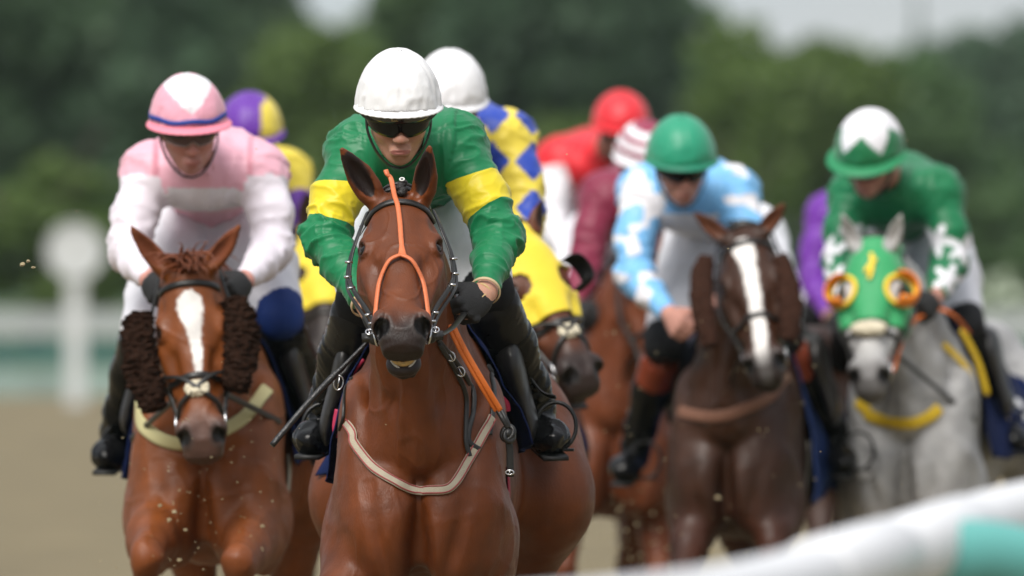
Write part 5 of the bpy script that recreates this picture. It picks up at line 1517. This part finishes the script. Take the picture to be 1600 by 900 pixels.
DKWOOL = mat('dark_fleece', (.040, .018, .012), .95, spec=.1, noise=.3, nscale=60, bump=.8, bscale=90)
fleece_side(H4, DKWOOL, [(-.042, -.22, 1.80), (-.048, -.28, 1.70), (-.032, -.33, 1.60), (.0, -.37, 1.50)], [(.212, -.22, 1.80), (.244, -.28, 1.71), (.262, -.33, 1.62), (.262, -.37, 1.52)], .036, .006)
breast_girth(H4, mat('tan_webbing', (.17, .075, .045), .7), [(-.235, 1.32), (-.20, 1.29), (-.10, 1.262), (.0, 1.262), (.10, 1.30), (.15, 1.34), (.18, 1.40)], .040)
BLUECL = mat('blue_cloth', (.012, .04, .17), .7, noise=.1)
saddlery(H4, BLUECL, flare=(.06, .03), low=(1.0, 1.02))
def silks_blue(V, loc, seg, T, sh, el, wr):
    c = np.repeat(SKY_B[None] * 1.0, len(V), 0)
    z = loc[:, 2]; x = loc[:, 0]
    w = (vnoise(V * np.array([1, 1, 1.5]), 15, 5) > .10) & ~((seg == 0) & (np.abs(x) < .07) & (z > -.03))
    w = w | ((seg == 0) & (z < -.05) & (np.abs(x) < .15))
    c[w] = WHITE; return c, np.full(len(V), -1.)
R4 = build_rider(dict(key='blue', loc=place(1137, 29.0), yaw=R(-4), label='jockey in light blue and white silks with a jade green cap', dz=-.06, seed=4,
    head=(-.165, .10, 2.170), hrot=(20, 12, -2), lean=-.155, silks=silks_blue, cap=plain(JADE), peak=.022, peakcol=(.010, .19, .11), hsize=(.116, .140, .138), skin=(.52, .26, .20),
    el=((-.325, .24, 1.80), (.06, .26, 1.85)), wr=((-.19, -.02, 1.66), (.05, .0, 1.73)), glove=(.45, .22, .17), handname='hand', bulk=.98,
    knee=(.012, .012, .014), kcut=.92, kn=((-.24, .42, 1.55), (.17, .44, 1.58)), an=((-.355, .74, 1.20), (.345, .74, 1.24)), toe=((-.39, .52, 1.12), (.375, .52, 1.15)), boottop=(.28, .055, .025)))
stirrups(H4, R4)

# grey with green hood
HOODG = mat('green_hood', (.02, .30, .10), .6, bump=.2, bscale=80, sheen=.2)
YRING = mat('yellow_ring', (.85, .58, .02), .6); OCUP = mat('orange_cup', (.85, .24, .02), .6)
H5 = build_horse(dict(loc=place(1415, 29.6), yaw=R(-10), label='grey racehorse wearing a green hood with yellow ringed eyeholes', res=(.008, .018), dz=-.03, wx=.86,
    poll=(-.090, -.18, 1.858), muz=(-.065, -.50, 1.375), muzzle=(.085, .08, .08), mz0=.44, flare=1.0,
    ears=((-.195, -.22, 1.955), (.015, -.22, 1.955)), earface=((.1, -1, 0), (-.1, -1, 0)), earw=.8, earin=(.35, .33, .32),
    coat=coat_fn(GREY, belly=(.42, .40, .40), legs=(.20, .19, .19), seed=41, dapple=.22, headc=(.43, .425, .42)), hair=(.42, .41, .40), seed=42, hq=(-.22, .35)))
bridle(H5, brow=False, nose='plain', bitu=.49)
put('sheepskin_noseband', fluff(H5['hp'](0, .020, .375), (.058, .018, .024), H5['Rh'], .006, 90), mat('cream_fleece', None), H5['root'])
hd5 = hood(H5, HOODG, ucut=.33, a=112, cups=((OCUP, .045), (OCUP, .045)), rimm=YRING, eyeholes=.046, rr_=.055)
for pts in ([(0, .03, .08), (.004, .03, .13), (-.004, .03, .18)], [(-.016, .03, .15), (.0, .032, .12), (.014, .03, .10)]):
    P = np.array([cast(H5, H5['hp'](w_, -.09, u_), H5['Rh'][:, 1], .016)[0] for w_, v_, u_ in pts])
    put('emblem', sweep(catmull(P, 5), .014, .004, H5['Rh'][:, 1]), YRING, hd5)
breast_girth(H5, mat('yellow_girth', (.72, .48, .02), .7), [(-.25, 1.40), (-.20, 1.32), (-.13, 1.255), (-.05, 1.23), (.03, 1.225), (.09, 1.25), (.12, 1.28)], .042)
saddlery(H5, NAVY, flare=(.03, .22), low=(1.12, 1.14), number=[('3', (27, 78), (15, 15))], y0=.30, y1=1.15)
for pts in ([(.12, .10, 1.50), (.19, .16, 1.42), (.215, .2, 1.34)], [(.17, .2, 1.55), (.22, .26, 1.44), (.25, .30, 1.32)]):
    put('neck_strap', sweep(catmull(pts, 6), .022, .006, (.5, -1, .2)), mat('yellow_girth', None), H5['root'])
def star2(u, v, cx, cy, r):
    a = np.arctan2(v - cy, u - cx); d = np.hypot(u - cx, v - cy)
    return d < r * (.68 + .32 * np.cos(5 * a + .5))
def silks_star(V, loc, seg, T, sh, el, wr):
    c = np.repeat(np.array([[.004, .150, .055]]), len(V), 0); x, z = V[:, 0], V[:, 2]
    w = np.zeros(len(V), bool)
    for i, sx in ((0, -1), (1, 1)):
        m1 = sh[i] * .32 + el[i] * .68
        w |= star2(x, z, m1[0] - sx * .03, m1[2], .062) & (seg > 0); w |= star2(x, z, m1[0] + sx * .06, m1[2] - .035, .055) & (seg > 0)
        m2 = el[i] * .55 + wr[i] * .45; w |= star2(x, z, m2[0] + sx * .02, m2[2], .058) & (seg > 0)
    c[w] = WHITE; return c, np.full(len(V), -1.)
def cap_star(V, t, p):
    tri = np.abs(((p / (2 * math.pi) * 5 + .35) % 1) - .5) * 2
    c = np.repeat(np.array([[.008, .155, .055]]), len(V), 0); c[t < .46 + .36 * tri] = WHITE; return c
R5 = build_rider(dict(key='star', loc=place(1415, 29.6), yaw=R(-4), label='jockey in green silks with white stars and a green cap topped by a white star', dz=-.045, seed=5,
    head=(-.125, .10, 2.190), hrot=(32, -18, 6), lean=-.045, silks=silks_star, cap=cap_star, peak=.050, peakcol=(.01, .20, .075), hsize=(.115, .140, .138), skin=(.42, .20, .15), bulk=.98,
    sh=((-.19, .40, 2.07), (.105, .40, 2.07)), el=((-.235, .30, 1.83), (.145, .30, 1.83)), wr=((-.22, .02, 1.69), (.10, .02, 1.70)),
    kcut=.93, kn=((-.19, .44, 1.62), (.20, .44, 1.60)), an=((-.30, .80, 1.28), (.335, .80, 1.28)), toe=((-.32, .60, 1.20), (.37, .58, 1.20)), glove=(.012, .012, .012)))
stirrups(H5, R5)
put('rein', sweep(catmull([H5['bit'][1], (.02, -.12, 1.56), (.10, .0, 1.62), (.16, .06, 1.60), (.20, .15, 1.54)], 8), .030, .008, (0, -.5, 1)), mat('orange_rein', None), H5['root'])

# bay behind, maroon silks
H6 = build_horse(dict(loc=place(958, 31.6), yaw=R(2), label='bay racehorse mostly hidden behind the light blue jockey, under the maroon rider', res=(.012, .022), dz=-.05,
    poll=(.13, -.16, 1.86), muz=(.16, -.42, 1.38), muzzle=(.02, .014, .012), ears=((.06, -.22, 1.98), (.22, -.22, 1.98)), earface=((.1, -1, 0), (-.1, -1, 0)),
    coat=coat_fn((.125, .034, .012), seed=51), hair=(.012, .009, .008), seed=52, hq=(-.22, .22)))
bridle(H6); saddlery(H6, NAVY)
def silks_plain(c1, c2=None):
    def fn(V, loc, seg, T, sh, el, wr):
        c = np.repeat(np.array(c1)[None], len(V), 0)
        if c2 is not None: c[(seg > 0) & ~(((seg == 1) & (T[1] < .2)) | ((seg == 3) & (T[3] < .2)))] = c2
        return c, np.full(len(V), -1.)
    return fn
def cap_hoop(V, t, p):
    c = np.repeat(MAROON[None] * 1.6, len(V), 0); c[((V[:, 2] / .042) % 1) < .55] = WHITE; return c
R6 = build_rider(dict(key='maroon', loc=place(958, 31.6), label='jockey in plain maroon silks with a maroon and white hooped cap', dz=-.05, seed=6, lean=.12,
    head=(.118, .10, 2.200), hrot=(22, 14, 0), silks=silks_plain(MAROON * 1.25), cap=cap_hoop, skin=(.30, .15, .11)))
stirrups(H6, R6)
# red silks furthest back
H7 = build_horse(dict(loc=place(938, 35.2), yaw=R(0), label='brown racehorse furthest back, hidden under the red capped jockey', res=(.012, .022), dz=.05,
    poll=(.10, -.16, 1.90), muz=(.12, -.42, 1.42), muzzle=(.02, .014, .012), ears=((.03, -.22, 2.02), (.18, -.22, 2.02)), earface=((.1, -1, 0), (-.1, -1, 0)),
    coat=coat_fn(BROWN, seed=61), hair=(.012, .009, .008), seed=62, hq=(-.22, .22)))
bridle(H7); saddlery(H7, NAVY)
R7 = build_rider(dict(key='red', loc=place(938, 35.2), label='jockey in red silks with white sleeves and a plain red cap', dz=.135, seed=7, lean=-.02, el=((-.185, .30, 1.83), (.17, .28, 1.84)),
    head=(.085, .10, 2.20), hrot=(20, 14, 0), silks=silks_plain(RED, WHITE), cap=plain(RED), skin=(.30, .15, .11)))
stirrups(H7, R7)
# purple and yellow behind the pink cap
H8 = build_horse(dict(loc=place(398, 30.6), yaw=R(0), label='dark racehorse in a yellow hood tucked between the chestnut and the leader', res=(.012, .022), dz=.02,
    poll=(.255, -.18, 1.93), muz=(.27, -.44, 1.44), muzzle=(.02, .014, .012), mz0=.3, ears=((.19, -.24, 2.05), (.31, -.24, 2.05)), earface=((.1, -1, 0), (-.1, -1, 0)),
    coat=coat_fn((.035, .014, .008), seed=71), hair=(.012, .009, .008), seed=72, hq=(-.22, .22)))
bridle(H8, brow=False); hood(H8, HOODY, ucut=.33, a=120, eyeholes=.03); saddlery(H8, NAVY)
def silks_py(V, loc, seg, T, sh, el, wr):
    c = np.repeat(YELL[None], len(V), 0)
    c[((seg == 1) & (T[1] > .35)) | ((seg == 3) & (T[3] > .35))] = PURPLE
    c[((seg == 2) & ((T[2] < .25) | (T[2] > .60))) | ((seg == 4) & ((T[4] < .25) | (T[4] > .60)))] = PURPLE
    return c, np.full(len(V), -1.)
def cap_py(V, t, p):
    c = np.repeat(PURPLE[None], len(V), 0); c[(V[:, 0] > .035) & (V[:, 2] < .150)] = YELL; return c
R8 = build_rider(dict(key='py', loc=place(376, 30.6), label='jockey in yellow and purple silks half hidden behind the pink capped jockey', dz=.02, seed=8,
    head=(.03, .10, 2.215), hrot=(24, 4, 0), silks=silks_py, cap=cap_py, skin=(.42, .22, .16)))
stirrups(H8, R8)
# purple behind the grey
H9 = build_horse(dict(loc=place(1352, 34.6), yaw=R(0), label='dark brown racehorse hidden directly behind the grey', res=(.012, .022), dz=-.05,
    poll=(.06, -.16, 1.84), muz=(.06, -.42, 1.36), muzzle=(.02, .014, .012), ears=((-.02, -.22, 1.95), (.14, -.22, 1.95)), earface=((.1, -1, 0), (-.1, -1, 0)),
    coat=coat_fn((.04, .018, .012), seed=81), hair=(.012, .009, .008), seed=82, hq=(-.22, .22)))
bridle(H9); saddlery(H9, NAVY)
R9 = build_rider(dict(key='purple', loc=place(1352, 34.6), label='jockey in purple silks almost hidden behind the green jockey with stars', dz=-.10, seed=9, lean=.02,
    head=(.055, .10, 2.14), hrot=(28, 0, 0), silks=silks_plain(PURPLE * np.array([1.2, 1, 1])), cap=plain(PURPLE), skin=(.3, .15, .11)))
stirrups(H9, R9)
# kicked-up bits of the sand surface
rs = np.random.RandomState(11); parts = []
spots = [(35, 413, 23, .011), (52, 418, 23, .007), (44, 408, 23, .008), (120, 330, 24, .004), (250, 790, 24.8, .009), (272, 800, 24.9, .011), (290, 828, 24.9, .008), (265, 812, 24.9, .008), (410, 822, 24.9, .008), (280, 875, 24.9, .010), (1122, 778, 28, .013), (1112, 860, 28, .012), (960, 520, 28, .008), (1500, 560, 30, .006)]
for i in range(70): spots.append((rs.normal(300, 70), rs.uniform(640, 900), 24.6 + rs.uniform(0, .4), rs.uniform(.002, .0045)))
for i in range(60): spots.append((rs.uniform(860, 1300), rs.uniform(500, 880), 27 + rs.uniform(0, 1), rs.uniform(.002, .006)))
for i in range(26): spots.append((rs.uniform(0, 1600), rs.uniform(100, 800), rs.uniform(22, 30), rs.uniform(.002, .004)))
for i in range(110): spots.append((rs.normal(1010, 60), rs.normal(850, 45), rs.uniform(29, 31), rs.uniform(.003, .009)))
for px, py, D, r in spots:
    r = r * .7
    q = at(px, py, D); v, f = sphere_geo((0, 0, 0), (r, r * .7, r * .6), 8, 5)
    v = v * (1 + .5 * rs.uniform(-1, 1, (len(v), 1))); parts.append((v + np.array(q), f))
o = put('flying_sand', join(parts), mat('sand_bits', (.34, .28, .17), .95), None, smooth=False); tag(o, 'bits of sand thrown up by the hooves in front of the horses', 'sand', kind='stuff')
